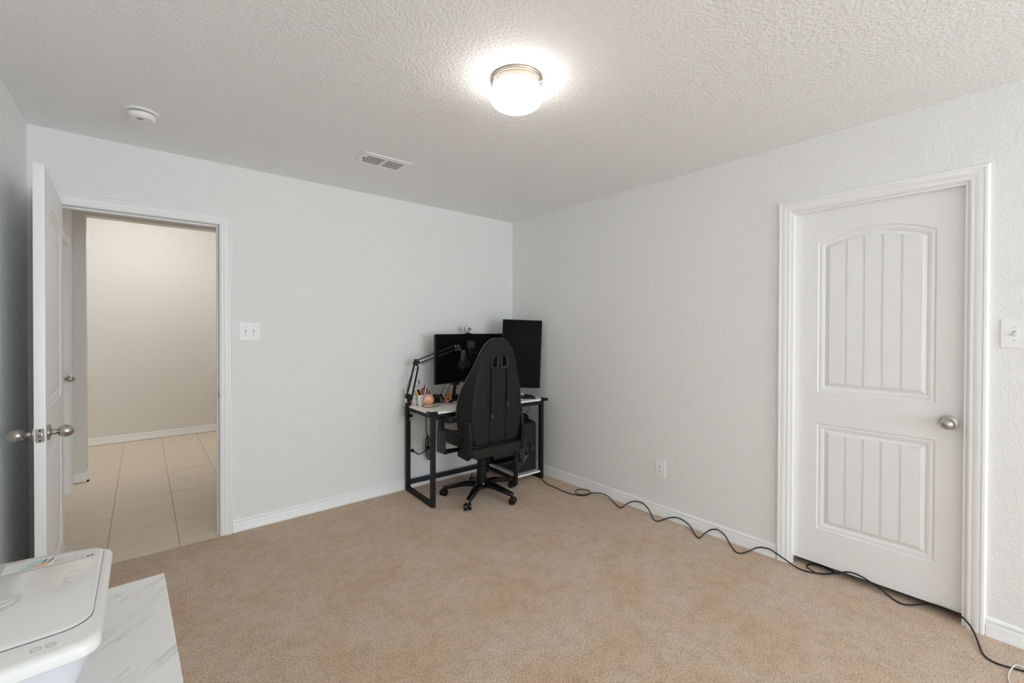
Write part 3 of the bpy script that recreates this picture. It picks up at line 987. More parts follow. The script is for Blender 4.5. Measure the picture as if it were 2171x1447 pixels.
mk('lower_welt', tube(spline([(-0.225, -0.185, 0.472), (-0.15, -0.212, 0.468), (0, -0.213, 0.474), (0.15, -0.212, 0.470), (0.225, -0.185, 0.478)], 5), 0.005, 6), 'bplastic', ch, smooth=60)
# lower back bracket, recliner covers
mk('back_bracket', prism([(-0.245, 0.455), (-0.238, 0.400), (-0.20, 0.375), (0.20, 0.375), (0.238, 0.395), (0.245, 0.455)], -0.215, -0.165, 'xz'), 'leather2', ch, bev=0.012, seg=3)
for s in (-1, 1):
    poly = [(-0.215, 0.40), (-0.185, 0.375), (-0.06, 0.385), (-0.055, 0.425), (-0.13, 0.47), (-0.155, 0.56), (-0.165, 0.66), (-0.185, 0.68), (-0.208, 0.665), (-0.222, 0.55)]
    mk('recliner_cover', prism(poly, s * 0.243, s * 0.275, 'yz'), 'bplastic', ch, bev=0.007, seg=3)
    mk('bolt', tf(cyl(0.009, 0, 0.006, 14), tr(s * 0.273, -0.16, 0.44) @ rot(90 * s, 'Y')), 'nylon', ch, smooth=40)
mk('recline_lever', tube(spline([(0.272, -0.16, 0.44), (0.300, -0.155, 0.47), (0.303, -0.16, 0.52)]), 0.008), 'nylon', ch, smooth=60)
# seat with raised sides
sr = []
for y, hw, zt, zb in ((-0.195, .20, .500, .430), (-0.17, .235, .515, .418), (-0.05, .250, .520, .415), (0.10, .255, .522, .415), (0.22, .255, .520, .420), (0.265, .245, .505, .435), (0.278, .22, .480, .455)):
    ring = [(-hw, y, (zt + zb) / 2 + 0.012), (-hw * .97, y, zt + .028), (-hw * .82, y, zt + .030), (-hw * .64, y, zt - .004), (0, y, zt - .012), (hw * .64, y, zt - .004), (hw * .82, y, zt + .030), (hw * .97, y, zt + .028),
            (hw, y, (zt + zb) / 2 + 0.012), (hw * .95, y, zb), (0, y, zb - .006), (-hw * .95, y, zb)]
    sr.append(ring)
seat = mk('seat', loft(sr), 'leather2', ch, smooth=180, sub=2)
mk('piping', tube(spline([(-0.225, -0.17, 0.545), (-0.243, 0.0, 0.551), (-0.246, 0.2, 0.548)], 5), 0.003, 6), 'piping', ch, smooth=60)
lum = mk('lumbar_cushion', loft([[(x, y, z) for x, y in rrect(-w, w, -0.13 - 0.0, -0.13 + t, min(t, .07) * 0.45)] for z, w, t in ((.50, .12, .04), (.52, .15, .08), (.60, .17, .11), (.70, .17, .11), (.77, .15, .08), (.79, .12, .04))]), 'leather', ch, smooth=60)
mk('seat_plate', box(-0.13, 0.13, -0.14, 0.16, 0.372, 0.414), 'bplastic', ch, bev=0.008)
mk('tilt_knob', tf(cyl(0.024, -0.03, 0.03, 18), tr(0, 0.17, 0.365) @ rot(90, 'X')), 'nylon', ch, smooth=40)
# armrests
for s in (-1, 1):
    ap = mk('armrest_post', prism(rrect(s * .345 - .018, s * .345 + .018, 0.035, 0.085, .008), 0.415, 0.652), 'bplastic', ch, bev=0.003)
    mk('post_sleeve', prism(rrect(s * .345 - .024, s * .345 + .024, 0.026, 0.094, .010), 0.405, 0.575), 'gplastic' if s < 0 else 'bplastic', ch, bev=0.004)
    mk('arm_bracket', prism([(s * .12, .405), (s * .12, .392), (s * .33, .388), (s * .368, .41), (s * .366, .45), (s * .325, .45), (s * .31, .412)], 0.03, 0.09, 'xz'), 'bplastic', ch, bev=0.005)
    rr = [[(s * .335 + x, y, z) for x, y in rrect(-w, w, -.085, .175, .03)] for z, w in ((.652, .038), (.660, .046), (.678, .047), (.688, .042))]
    mk('arm_pad', loft(rr), 'bplastic', ch, smooth=50)
# column and base
mk('gas_column', lathe([(0.0, .06), (.030, .06), (.030, .115), (.040, .118), (.040, .250), (.037, .252), (.037, .345), (.030, .350), (.030, .376), (0, .376)], 28), 'bplastic', ch, smooth=35)
mk('hub', lathe([(0.0, .072), (.045, .072), (.056, .085), (.058, .112), (.050, .124), (0.0, .126)], 28), 'nylon', ch, smooth=40)
RC = 0.312
CZ = 0.0
def leg_rings(a):
    rg = []
    for t in (0.0, 0.15, 0.35, 0.55, 0.75, 0.9, 0.985, 1.0):
        r = .045 + (RC + .004 - .045) * t
        zt = .122 + .006 * math.sin(PI * min(t * 1.6, 1)) - .040 * t ** 1.7
        wd = .030 - .011 * t
        if t > .98:
            wd *= .72 if t < 1 else .35
        hgt = .040 - .014 * t
        sec = [(-wd, zt - hgt), (-wd, zt - .010), (-wd * .55, zt), (wd * .55, zt), (wd, zt - .010), (wd, zt - hgt)]
        rg.append([(r * math.cos(a) - q * math.sin(a), r * math.sin(a) + q * math.cos(a), z) for q, z in sec])
    return rg
for i in range(5):
    a = R_(142 + 72 * i)
    mk('base_leg', loft(leg_rings(a)), 'nylon', ch, smooth=40)
    sw = R_((200, 250, 300, 95, 160)[i])
    ctr = Vector((RC * math.cos(a), RC * math.sin(a), 0))
    M = Matrix.Translation(ctr) @ Matrix.Rotation(sw, 4, 'Z')
    fk = mk('caster', tf(prism([(-.020, .030), (.012, .022), (.020, .040), (.010, .060), (-.014, .062), (-.026, .048)], -.009, .009, 'xz'), M), 'bplastic', ch, bev=0.003)
    mk('stem', tf(cyl(.008, .055, .082, 12), M), 'chrome', fk, smooth=40)
    for s in (-1, 1):
        mk('wheel', tf(lathe([(.006, -.009), (.022, -.009), (.0268, -.006), (.0275, 0), (.0268, .006), (.020, .010), (.006, .010)], 24), M @ tr(-.006, s * .0185, .0275) @ rot(90 * s, 'X')), 'nylon', fk, smooth=40)

# ------------------------------------------------------------------ microphone, boom arm, headphones
ma = thing('boom_arm', 'black scissor boom arm clamped to the left end of the desk', 'microphone arm', (-1.212, -0.115, DZ))
mo = Vector((-1.212, -0.115, DZ))
def ml_(x, y, z):
    return Vector((x, y, z)) - mo
def mbar(nm, a, b, wd, m='bplastic', par=ma):
    return mk(nm, bar(ml_(*a), ml_(*b), wd, wd), m, par, bev=0.001)
mk('clamp', prism([(-0.026, 0.022), (0.030, 0.022), (0.030, 0.002), (-0.008, 0.002), (-0.008, -0.075), (0.030, -0.075), (0.030, -0.095), (-0.026, -0.095)], -0.018, 0.018, 'xz'), 'bplastic', ma, bev=0.003)
cs = mk('clamp_screw', tf(cyl(0.006, -0.125, -0.020, 12), tr(0.018, 0, 0)), 'chrome', ma, smooth=40)
mk('tommy_bar', tf(cyl(0.0022, -0.03, 0.03, 8), tr(0.022, 0, -0.120) @ rot(75, 'Y')), 'chrome', cs, smooth=40)
mk('pivot_post', cyl(0.013, 0.020, 0.075, 16), 'bplastic', ma, smooth=40)
E0, E1 = (-1.158, -0.140, 1.085), (-0.845, -0.280, 1.203)
mbar('lower_bar', (-1.232, -0.115, 0.800), (-1.172, -0.140, 1.075), 0.011)
mbar('lower_bar', (-1.188, -0.118, 0.770), (-1.138, -0.142, 1.050), 0.011)
mk('yoke', prism([(-0.032, 0.065), (0.020, 0.035), (0.034, 0.060), (0.010, 0.095), (-0.026, 0.100)], -0.012, 0.012, 'xz'), 'bplastic', ma, bev=0.003)
mk('spring', tube([ml_(-1.216 + 0.035 * i / 60 + 0.006 * math.cos(i * 1.3), -0.117 - 0.01 * i / 60 + 0.006 * math.sin(i * 1.3), 0.84 + 0.16 * i / 60) for i in range(61)], 0.0016, 5), 'bplastic', ma, smooth=60)
mk('elbow_plate', prism([(-0.026, -0.012), (-0.006, -0.036), (0.018, -0.030), (0.034, 0.004), (0.012, 0.026), (-0.018, 0.022)], -0.013, 0.013, 'xz'), 'bplastic', ma, loc=ml_(*E0), rot=(0, 0, R_(-24)), bev=0.004)
for dx, dz in ((-0.018, 0.010), (0.012, 0.018), (-0.004, -0.026), (0.018, -0.014)):
    mk('rivet', tf(cyl(0.0034, 0, 0.003, 10), tr(dx, -0.013, dz) @ rot(90, 'X')), 'plastic', ma, loc=ml_(*E0), rot=(0, 0, R_(-24)))
mbar('upper_bar', (-1.150, -0.142, 1.100), (-0.860, -0.272, 1.222), 0.010)
mbar('upper_bar', (-1.140, -0.146, 1.072), (-0.850, -0.276, 1.190), 0.010)
mk('spring', tube([ml_(-1.128 + 0.16 * i / 60 + 0.005 * math.cos(i * 1.3), -0.150 - 0.07 * i / 60, 1.062 + 0.062 * i / 60 + 0.005 * math.sin(i * 1.3)) for i in range(61)], 0.0015, 5), 'bplastic', ma, smooth=60)
mk('end_plate', prism([(-0.030, 0.020), (-0.018, -0.028), (0.020, -0.030), (0.040, -0.002), (0.010, 0.028)], -0.012, 0.012, 'xz'), 'bplastic', ma, loc=ml_(*E1), rot=(0, 0, R_(-24)), bev=0.004)
for dx, dz in ((-0.020, 0.012), (0.010, 0.016), (-0.012, -0.020), (0.018, -0.018)):
    mk('rivet', tf(cyl(0.0034, 0, 0.003, 10), tr(dx, -0.013, dz) @ rot(90, 'X')), 'plastic', ma, loc=ml_(*E1), rot=(0, 0, R_(-24)))
mk('mic_link', tube([ml_(-0.835, -0.285, 1.195), ml_(-0.80, -0.305, 1.165), ml_(-0.775, -0.318, 1.150)], 0.008), 'bplastic', ma, smooth=60)
mk('mic_cable', tube(spline([ml_(-1.222, -0.122, 0.79), ml_(-1.235, -0.13, 0.88), ml_(-1.205, -0.137, 0.965), ml_(-1.180, -0.15, 1.02), ml_(-1.145, -0.155, 1.045)], 6), 0.002, 5), 'cable', ma, smooth=60)

mi = thing('microphone', 'black cylindrical condenser microphone held by the boom arm', 'microphone', (-0.742, -0.330, 1.150))
mk('body', lathe([(0.0, 0.0), (0.026, 0.0), (0.030, 0.006), (0.030, 0.040), (0.0335, 0.044), (0.0345, 0.100), (0.033, 0.108), (0.0, 0.110)], 28), 'bplastic', mi, smooth=35)
mk('grille_band', lathe([(0.0348, 0.048), (0.0355, 0.050), (0.0355, 0.096), (0.0348, 0.098)], 28), 'gplastic', mi, smooth=35)
mk('shock_mount', tf(lathe([(0.036, -0.006), (0.043, -0.006), (0.043, 0.006), (0.036, 0.006), (0.036, -0.006)], 28, cap=False), tr(0, 0, 0.012)), 'bplastic', mi, smooth=35)
mk('mount_knob', tf(cyl(0.010, 0.036, 0.066, 14), tr(0, 0, -0.004) @ rot(90, 'Y')), 'bplastic', mi, smooth=40)
mk('mount_stem', cyl(0.009, -0.045, 0.002, 14), 'bplastic', mi, smooth=40)

hp = thing('headphones', 'black headphones hanging below the microphone on its boom', 'headphones', (-0.800, -0.315, 1.060), R_(48))
hb = []
for i in range(25):
    a = R_(-8 + 196 * i / 24)
    hb.append((0.082 * math.cos(a), 0, 0.030 + 0.088 * math.sin(a)))
mk('headband', tube(hb, 1.0, sect=[(0.004, 0.016), (-0.004, 0.016), (-0.004, -0.016), (0.004, -0.016)]), 'gold', hp, smooth=40)
for s in (-1, 1):
    cupo = mk('ear_cup', tf(lathe([(0.004, -0.016), (0.030, -0.016), (0.041, -0.008), (0.042, 0.006), (0.034, 0.013), (0.012, 0.015), (0.004, 0.012)], 28), tr(s * 0.083, 0, -0.002) @ rot(90 * s, 'Y')), 'bplastic', hp, smooth=40)
    mk('ear_pad', tf(lathe([(0.020, -0.030), (0.034, -0.030), (0.040, -0.022), (0.036, -0.016), (0.020, -0.016)], 28), tr(s * 0.083, 0, -0.002) @ rot(90 * s, 'Y')), 'leather', cupo, smooth=40)
    mk('slider', box(s * 0.087 - 0.0025, s * 0.087 + 0.0025, -0.010, -0.004, 0.004, 0.034), 'chrome', hp)
    mk('slider', box(s * 0.087 - 0.0025, s * 0.087 + 0.0025, 0.004, 0.010, 0.004, 0.034), 'chrome', hp)

# ------------------------------------------------------------------ things on the desk
wb = thing('storage_box', 'small white box at the back left end of the desk', 'box', (-1.150, -0.060, DZ), R_(-2.4))
mk('body', box(-0.05, 0.05, -0.045, 0.045, 0, 0.112), 'plastic', wb, bev=0.004)
mk('lid', box(-0.056, 0.056, -0.051, 0.051, 0.112, 0.134), 'plastic', wb, bev=0.004)
mk('print', box(-0.02, 0.03, -0.0458, -0.0445, 0.045, 0.055), 'pgrey', wb)
tg = thing('trinket', 'small pale pink trinket beside the white box', 'ornament', (-1.185, -0.135, DZ))
mk('body', lathe([(0, 0), (0.012, 0), (0.015, 0.010), (0.011, 0.020), (0.008, 0.022), (0.012, 0.028), (0.010, 0.038), (0, 0.042)], 16), 'pink', tg, smooth=60)
mk('foot', lathe([(0, 0), (0.016, 0), (0.016, 0.003), (0, 0.003)], 16), 'pink', tg, smooth=40)

pcup = thing('pen_cup', 'white round cup holding pens and scissors on the desk', 'cup', (-1.112, -0.152, DZ))
mk('cup', lathe([(0, 0), (0.034, 0), (0.036, 0.003), (0.038, 0.085), (0.0362, 0.0855), (0.034, 0.006), (0, 0.005)], 32), 'plastic', pcup, smooth=40)
def stick(name, label, cat, a, b, r, m, m2):
    t = thing(name, label, cat, (-1.112, -0.152, DZ + 0.006))
    a, b = Vector(a), Vector(b)
    mk('barrel', tube([a, a + (b - a) * 0.80], r, 10), m, t, smooth=40)
    mk('cap', tube([a + (b - a) * 0.80, b - (b - a) * 0.06, b], [r * 1.12, r * 1.12, r * 0.6], 10), m2, t, smooth=40)
    return t
stick('pen', 'long cream pen sticking up highest from the white cup', 'pen', (0.01, 0.012, 0.002), (-0.016, 0.022, 0.205), 0.0042, 'cream', 'khaki')
stick('pen', 'slim white pen leaning right in the white cup', 'pen', (-0.004, -0.018, 0.002), (0.026, -0.028, 0.150), 0.0040, 'plastic', 'plastic')
stick('marker', 'thick yellow marker leaning left in the white cup', 'marker', (0.002, 0.004, 0.0), (-0.062, -0.004, 0.118), 0.0075, 'yellow', 'yellow')
stick('marker', 'black marker leaning left beside the yellow one', 'marker', (0.012, -0.010, 0.0), (-0.046, -0.020, 0.128), 0.0085, 'bplastic', 'bplastic')
stick('pen', 'thin black pen leaning right behind the scissors', 'pen', (0.008, 0.0, 0.0), (0.038, 0.015, 0.160), 0.0030, 'bplastic', 'bplastic')
sx = thing('scissors', 'scissors with red handles standing in the white cup', 'scissors', (-1.100, -0.156, DZ + 0.008))
mk('blades', bar((0, 0, 0.0), (0.006, 0.0, 0.085), 0.012, 0.003), 'chrome', sx)
for s in (-1, 1):
    L = [(0.010 + s * 0.012 + 0.012 * math.cos(2 * PI * i / 20), -0.004, 0.110 + s * 0.004 + 0.022 * math.sin(2 * PI * i / 20)) for i in range(21)]
    mk('handle', tube(L, 0.0055, 8), 'red', sx, smooth=60)

sl = thing('salt_lamp', 'round orange salt crystal ball on a pale base on the desk', 'lamp', (-1.104, -0.252, DZ))
mk('base', lathe([(0, 0), (0.036, 0), (0.039, 0.004), (0.038, 0.012), (0.030, 0.016), (0, 0.016)], 32), 'saltbase', sl, smooth=40)
mk('ball', lathe([(0.044 * math.sin(PI * i / 20), 0.056 - 0.044 * math.cos(PI * i / 20)) for i in range(21)], 36), 'salt', sl, smooth=180)

ps = thing('phone_stand', 'orange folding A-shaped phone stand on the desk', 'phone stand', (-0.873, -0.185, DZ), R_(12))
mk('rear_leg', bar((-0.038, 0, 0.0), (0.004, 0, 0.092), 0.024, 0.008), 'orange', ps, bev=0.002)
plate2d('front_leg', [rrect(-0.015, 0.015, 0, 0.098, 0.004, 2), rrect(-0.007, 0.007, 0.030, 0.072, 0.003, 2)], 0.008, 'orangel', ps,
        M=tr(0.036, 0, 0.002) @ rot(-23, 'Y') @ rot(90, 'Z') @ rot(90, 'X') @ tr(0, 0, -0.004), bev=0.002)
mk('hinge', tf(cyl(0.007, -0.016, 0.016, 14), tr(0.001, 0, 0.092) @ rot(90, 'X')), 'orange', ps, smooth=40)

ms = thing('computer_mouse', 'black computer mouse at the right front of the desk', 'mouse', (-0.196, -0.478, DZ), R_(58))
rg = []
for y, wd, hh in ((-0.058, .012, .010), (-0.050, .024, .018), (-0.025, .031, .032), (0.005, .031, .037), (0.035, .028, .030), (0.052, .022, .018), (0.058, .012, .010)):
    rg.append([(-wd, y, 0.001), (-wd * 1.03, y, hh * .4), (-wd * .75, y, hh * .88), (0, y, hh), (wd * .75, y, hh * .88), (wd * 1.03, y, hh * .4), (wd, y, 0.001)])
mk('shell', loft(rg), 'bplastic', ms, smooth=180, sub=1)
mk('scroll_wheel', tf(cyl(0.008, -0.004, 0.004, 14), tr(0, 0.030, 0.029) @ rot(90, 'Y')), 'rubber', ms, smooth=40)
mk('mouse_cable', tube(spline([(0, 0.056, 0.008), (0.012, 0.09, 0.004), (-0.006, 0.12, 0.004), (-0.05, 0.13, 0.004), (-0.075, 0.10, 0.004)], 6), 0.0022, 6), 'cable', ms, smooth=60)

gp = thing('game_controller', 'dark khaki game controller half hidden by the chair back', 'controller', (-0.755, -0.255, DZ), R_(20))
cpd = [(-0.070, -0.02), (-0.055, -0.055), (-0.035, -0.03), (0.035, -0.03), (0.055, -0.055), (0.070, -0.02), (0.062, 0.03), (0.03, 0.042), (-0.03, 0.042), (-0.062, 0.03)]
mk('shell', loft([[(x * .9, y * .9, 0.004) for x, y in cpd], [(x, y, 0.014) for x, y in cpd], [(x, y, 0.026) for x, y in cpd], [(x * .85, y * .85, 0.038) for x, y in cpd]]), 'khaki', gp, smooth=60)
for x, y in ((-0.022, -0.008), (0.022, -0.008)):
    mk('thumbstick', lathe([(0, 0.036), (0.006, 0.036), (0.006, 0.044), (0.009, 0.046), (0.009, 0.050), (0, 0.050)], 16), 'bplastic', gp, loc=(x, y, 0), smooth=40)

pb = thing('power_adapter', 'black power brick lying behind the chair on the desk', 'power adapter', (-0.690, -0.068, DZ), R_(4))
mk('brick', prism(rrect(-0.055, 0.055, -0.026, 0.026, 0.006), 0.0, 0.032), 'bplastic', pb, bev=0.004)
mk('lead', tube(spline([(0.052, 0, 0.016), (0.10, 0.008, 0.014), (0.15, -0.012, 0.006), (0.20, 0.01, 0.006)], 6), 0.003, 6), 'cable', pb, smooth=60)

hubt = thing('usb_hub', 'small white box standing by the portrait monitor stand', 'adapter', (-0.215, -0.372, DZ + 0.0125), R_(-20))
mk('body', box(-0.030, 0.030, -0.018, 0.018, 0.0, 0.026), 'plastic', hubt, bev=0.003)
mk('ports', box(-0.022, 0.022, -0.0186, -0.0175, 0.006, 0.016), 'dark', hubt)
rk = thing('cable_box', 'black cable box under the portrait monitor edge', 'cable box', (-0.350, -0.420, DZ), R_(-25))
mk('body', prism(rrect(-0.05, 0.05, -0.035, 0.035, 0.01), 0, 0.055), 'bplastic', rk, bev=0.004)
for i in range(3):
    mk('led', tf(cyl(0.003, 0, 0.001, 8), tr(-0.02 + 0.02 * i, -0.035, 0.03) @ rot(90, 'X')), 'chrome', rk)

# tangled leads on the desk: nobody could count them
def tangle(name, label, seed, n, cx, cy, sx_, sy_, z0, zmax, r=0.0024):
    rd = random.Random(seed)
    V, F = [], []
    for _ in range(n):
        P = []
        x, y = cx + rd.uniform(-sx_, sx_) * .8, cy + rd.uniform(-sy_, sy_) * .8
        for k in range(rd.randint(5, 8)):
            P.append((min(max(x, cx - sx_), cx + sx_), min(max(y, cy - sy_), cy + sy_), z0 + r + (rd.random() ** 2.2) * zmax))
            x += rd.uniform(-.10, .10)
            y += rd.uniform(-.05, .05)
        v, f = tube(spline(P, 6), r, 5)
        o = len(V)
        V += v
        F += [tuple(i + o for i in q) for q in f]
    o = mk(name, (V, F), 'cable', fix=False, smooth=60)
    return tag(o, label, 'cables', None, 'stuff')
tangle('cable_tangle', 'tangle of black cables heaped behind the orange ball', 3, 15, -0.985, -0.110, 0.090, 0.060, DZ, 0.075, 0.003)
tangle('cable_tangle', 'loose black cables lying behind the chair on the desk', 5, 6, -0.78, -0.085, 0.14, 0.040, DZ, 0.05, 0.0022)
tangle('cable_tangle', 'black cables bunched under the portrait monitor', 8, 6, -0.385, -0.320, 0.06, 0.045, DZ, 0.07, 0.0025)

def cable(name, label, pts, r, m='cable', k=6, group=None):
    return tag(mk(name, tube(spline(pts, k), r, 7), m, smooth=60), label, 'cable', group)
cable('desk_cable', 'thin black cable looping round the orange ball to the chair', [(-1.165, -0.15, DZ + .002), (-1.13, -0.185, DZ + .003), (-1.145, -0.26, DZ + .002), (-1.135, -0.305, DZ + .002), (-1.06, -0.305, DZ + .003),
      (-0.98, -0.235, DZ + .003), (-0.93, -0.225, DZ + .002), (-0.88, -0.27, DZ + .002), (-0.80, -0.285, DZ + .002)], 0.0019)
cable('thick_cable', 'thick black cable arching up behind the orange ball', [(-1.058, -0.196, DZ + .004), (-1.062, -0.190, DZ + .06), (-1.052, -0.170, DZ + .110), (-1.03, -0.135, DZ + .085), (-0.985, -0.115, DZ + .045), (-0.93, -0.100, DZ + .008)], 0.0042)
cable('monitor_cable', 'black cable dropping from the landscape monitor to the desk', [(-0.86, -0.135, 0.92), (-0.875, -0.120, 0.85), (-0.90, -0.110, 0.80), (-0.93, -0.10, DZ + .02)], 0.0022)
cable('monitor_cable', 'black cable beside the landscape monitor stand', [(-0.80, -0.125, 0.92), (-0.82, -0.110, 0.85), (-0.835, -0.095, 0.79), (-0.85, -0.075, DZ + .01)], 0.0022)
cable('headset_cable', 'thin black cable hanging from the headphones', [(-0.855, -0.375, 1.020), (-0.850, -0.365, 0.98), (-0.835, -0.345, 0.93), (-0.80, -0.31, 0.86), (-0.775, -0.275, DZ + .04)], 0.0018)
cable('under_desk_cable', 'black cable hanging in a loop under the right end of the desk', [dw(1.045, -0.38, DZ - .02), dw(1.060, -0.36, 0.64), dw(1.052, -0.33, 0.58), dw(1.02, -0.28, 0.565), dw(0.99, -0.22, 0.575)], 0.0022)
cable('under_desk_cable', 'black cable running from the desk underside to the tower', [dw(0.985, -0.36, DZ - .02), dw(0.955, -0.33, 0.66), dw(0.945, -0.26, 0.60), dw(0.94, -0.18, 0.53)], 0.0026)
cable('under_desk_cable', 'short black cable slanting under the desk towards the chair', [dw(0.97, -0.36, DZ - .025), dw(0.90, -0.36, 0.67), dw(0.86, -0.34, 0.645), dw(0.80, -0.30, 0.64)], 0.0022)

# plug and tied power cord under the desk
pl = thing('power_plug', 'black plug in the outlet under the desk with its cord', 'plug', (-1.126, -0.0075, 0.3205))
mk('plug_body', tf(lathe([(0, 0), (0.013, 0), (0.014, 0.012), (0.010, 0.022), (0.005, 0.028), (0, 0.028)], 16), rot(90, 'X')), 'bplastic', pl, smooth=40)
mk('cord', tube(spline([(0, -0.026, 0), (0.010, -0.046, -0.010), (0.035, -0.055, -0.028), (0.075, -0.055, -0.020), (0.118, -0.055, 0.012)], 6), 0.0042, 7), 'cable', pl, smooth=60)
cb = thing('cord_bundle', 'black power cord folded into a tied bundle hanging under the desk', 'cord bundle', (-0.996, -0.062, 0.33))
for k, (dx, dy) in enumerate(((-.016, 0), (-.006, .008), (.004, -.006), (.014, .004))):
    P = []
    for i in range(21):
        a = 2 * PI * i / 20
        P.append((dx * .6 + .017 * math.cos(a) + .10 * math.sin(a) * .12 * -1, dy + .004 * math.sin(2 * a), .095 * math.sin(a) + .008 * (k - 1.5)))
    mk('loop', tube(P, 0.0038, 7), 'cable', cb, smooth=60)
mk('tie', tf(lathe([(.020, -.008), (.024, -.008), (.024, .008), (.020, .008), (.020, -.008)], 16, cap=False), tr(0, 0, 0)), 'bplastic', cb)
mk('upper_lead', tube(spline([(-0.01, 0, 0.09), (-0.018, 0.01, 0.16), (-0.014, 0.02, 0.26), (-0.010, 0.03, 0.385)], 6), 0.004, 7), 'cable', cb, smooth=60)

# ------------------------------------------------------------------ cables on the carpet
CAB = [[-0.13,-0.579,0.006],[-0.18,-0.694,0.005],[-0.186,-0.8,0.005],[-0.198,-0.907,0.005],[-0.194,-0.969,0.005],[-0.18,-1.021,0.005],[-0.155,-1.068,0.005],[-0.108,-1.09,0.005],[-0.061,-1.079,0.008],[-0.036,-1.042,0.012],[-0.057,-0.99,0.012],[-0.099,-0.968,0.012],[-0.144,-0.993,0.012],[-0.171,-1.032,0.012],[-0.147,-1.068,0.012],[-0.087,-1.091,0.012],[-0.036,-1.11,0.012],[-0.02,-1.159,0.018],[-0.02,-1.218,0.016],[-0.043,-1.282,0.008],[-0.086,-1.353,0.006],[-0.112,-1.41,0.006],[-0.1,-1.423,0.006],[-0.04,-1.418,0.012],[-0.02,-1.446,0.035],[-0.02,-1.488,0.053],[-0.02,-1.53,0.058],[-0.02,-1.57,0.05],[-0.02,-1.605,0.023],[-0.066,-1.659,0.008],[-0.106,-1.702,0.006],[-0.105,-1.73,0.006],[-0.062,-1.741,0.008],[-0.02,-1.762,0.016],[-0.02,-1.807,0.036],[-0.02,-1.847,0.041],[-0.02,-1.89,0.032],[-0.023,-1.93,0.012],[-0.083,-1.986,0.006],[-0.12,-2.026,0.006],[-0.114,-2.04,0.006],[-0.048,-2.037,0.012],[-0.02,-2.059,0.033],[-0.02,-2.094,0.053],[-0.02,-2.124,0.054],[-0.02,-2.158,0.036],[-0.037,-2.192,0.010],[-0.094,-2.242,0.006],[-0.124,-2.279,0.006],[-0.11,-2.301,0.006],[-0.06,-2.321,0.010],[-0.02,-2.346,0.026],[-0.02,-2.376,0.042],[-0.02,-2.392,0.045],[-0.022,-2.425,0.05],[-0.026,-2.466,0.038],[-0.026,-2.511,0.022],[-0.036,-2.557,0.010],[-0.042,-2.601,0.006],[-0.03,-2.638,0.006],[-0.004,-2.676,0.006],[0.03,-2.712,0.010],[0.055,-2.722,0.010],[0.080,-2.70,0.008],[0.085,-2.64,0.008],[0.055,-2.612,0.010],[0.02,-2.603,0.010],[-0.015,-2.631,0.012],[-0.032,-2.667,0.014],[-0.012,-2.701,0.014],[0.03,-2.734,0.018],[0.032,-2.772,0.039],[0.032,-2.793,0.05],[0.032,-2.825,0.055],[0.032,-2.861,0.049],[0.032,-2.896,0.036],[0.03,-2.93,0.023],[0.02,-2.965,0.008],[-0.006,-3.002,0.006],[-0.008,-3.033,0.006],[0.019,-3.065,0.010],[0.03,-3.098,0.025],[0.03,-3.124,0.036],[0.03,-3.153,0.04],[0.03,-3.186,0.038],[0.016,-3.212,0.036],[-0.024,-3.237,0.047],[-0.028,-3.26,0.021],[-0.09,-3.281,0.010],[-0.171,-3.298,0.006],[-0.21,-3.313,0.006],[-0.228,-3.338,0.006],[-0.226,-3.364,0.006],[-0.216,-3.389,0.006],[-0.206,-3.418,0.006],[-0.182,-3.457,0.006],[-0.15,-3.52,0.006],[-0.12,-3.62,0.006]]
cable('floor_cable', 'long black cable snaking on the carpet along the right wall', [(-0.10, -0.50, 0.03), (-0.115, -0.545, 0.012)] + CAB, 0.0036, k=4)
cable('charging_cable', 'thin white cable curling over the black one at the right edge', [(-0.13, -3.50, 0.004), (-0.17, -3.43, 0.008), (-0.19, -3.412, 0.014), (-0.200, -3.396, 0.016), (-0.226, -3.386, 0.008), (-0.262, -3.379, 0.003), (-0.296, -3.378, 0.003), (-0.327, -3.382, 0.003),
      (-0.346, -3.387, 0.003), (-0.375, -3.394, 0.003), (-0.45, -3.42, 0.003)], 0.0022, 'wcable')

# ------------------------------------------------------------------ marble-topped table with the printer
TZ = 0.765
tb = thing('side_table', 'white marble-look table in the left foreground below the printer', 'table', (-2.8525, -2.062, 0), R_(1.6))
mk('tabletop', box(-0.49, 0.0, -1.0, 0.0, TZ - 0.028, TZ), 'marble', tb, bev=0.0015)
mk('side_panel', box(-0.47, -0.02, -0.035, -0.015, 0.0, TZ - 0.028), 'plastic', tb, bev=0.001)
mk('side_panel', box(-0.47, -0.02, -0.985, -0.965, 0.0, TZ - 0.028), 'plastic', tb, bev=0.001)
mk('back_panel', box(-0.47, -0.455, -0.965, -0.035, 0.10, TZ - 0.028), 'plastic', tb)
for i in range(3):
    z0 = 0.06 + 0.222 * i
    dr = mk('drawer', box(-0.45, -0.012, -0.960, -0.040, z0, z0 + 0.212), 'plastic', tb, bev=0.002)

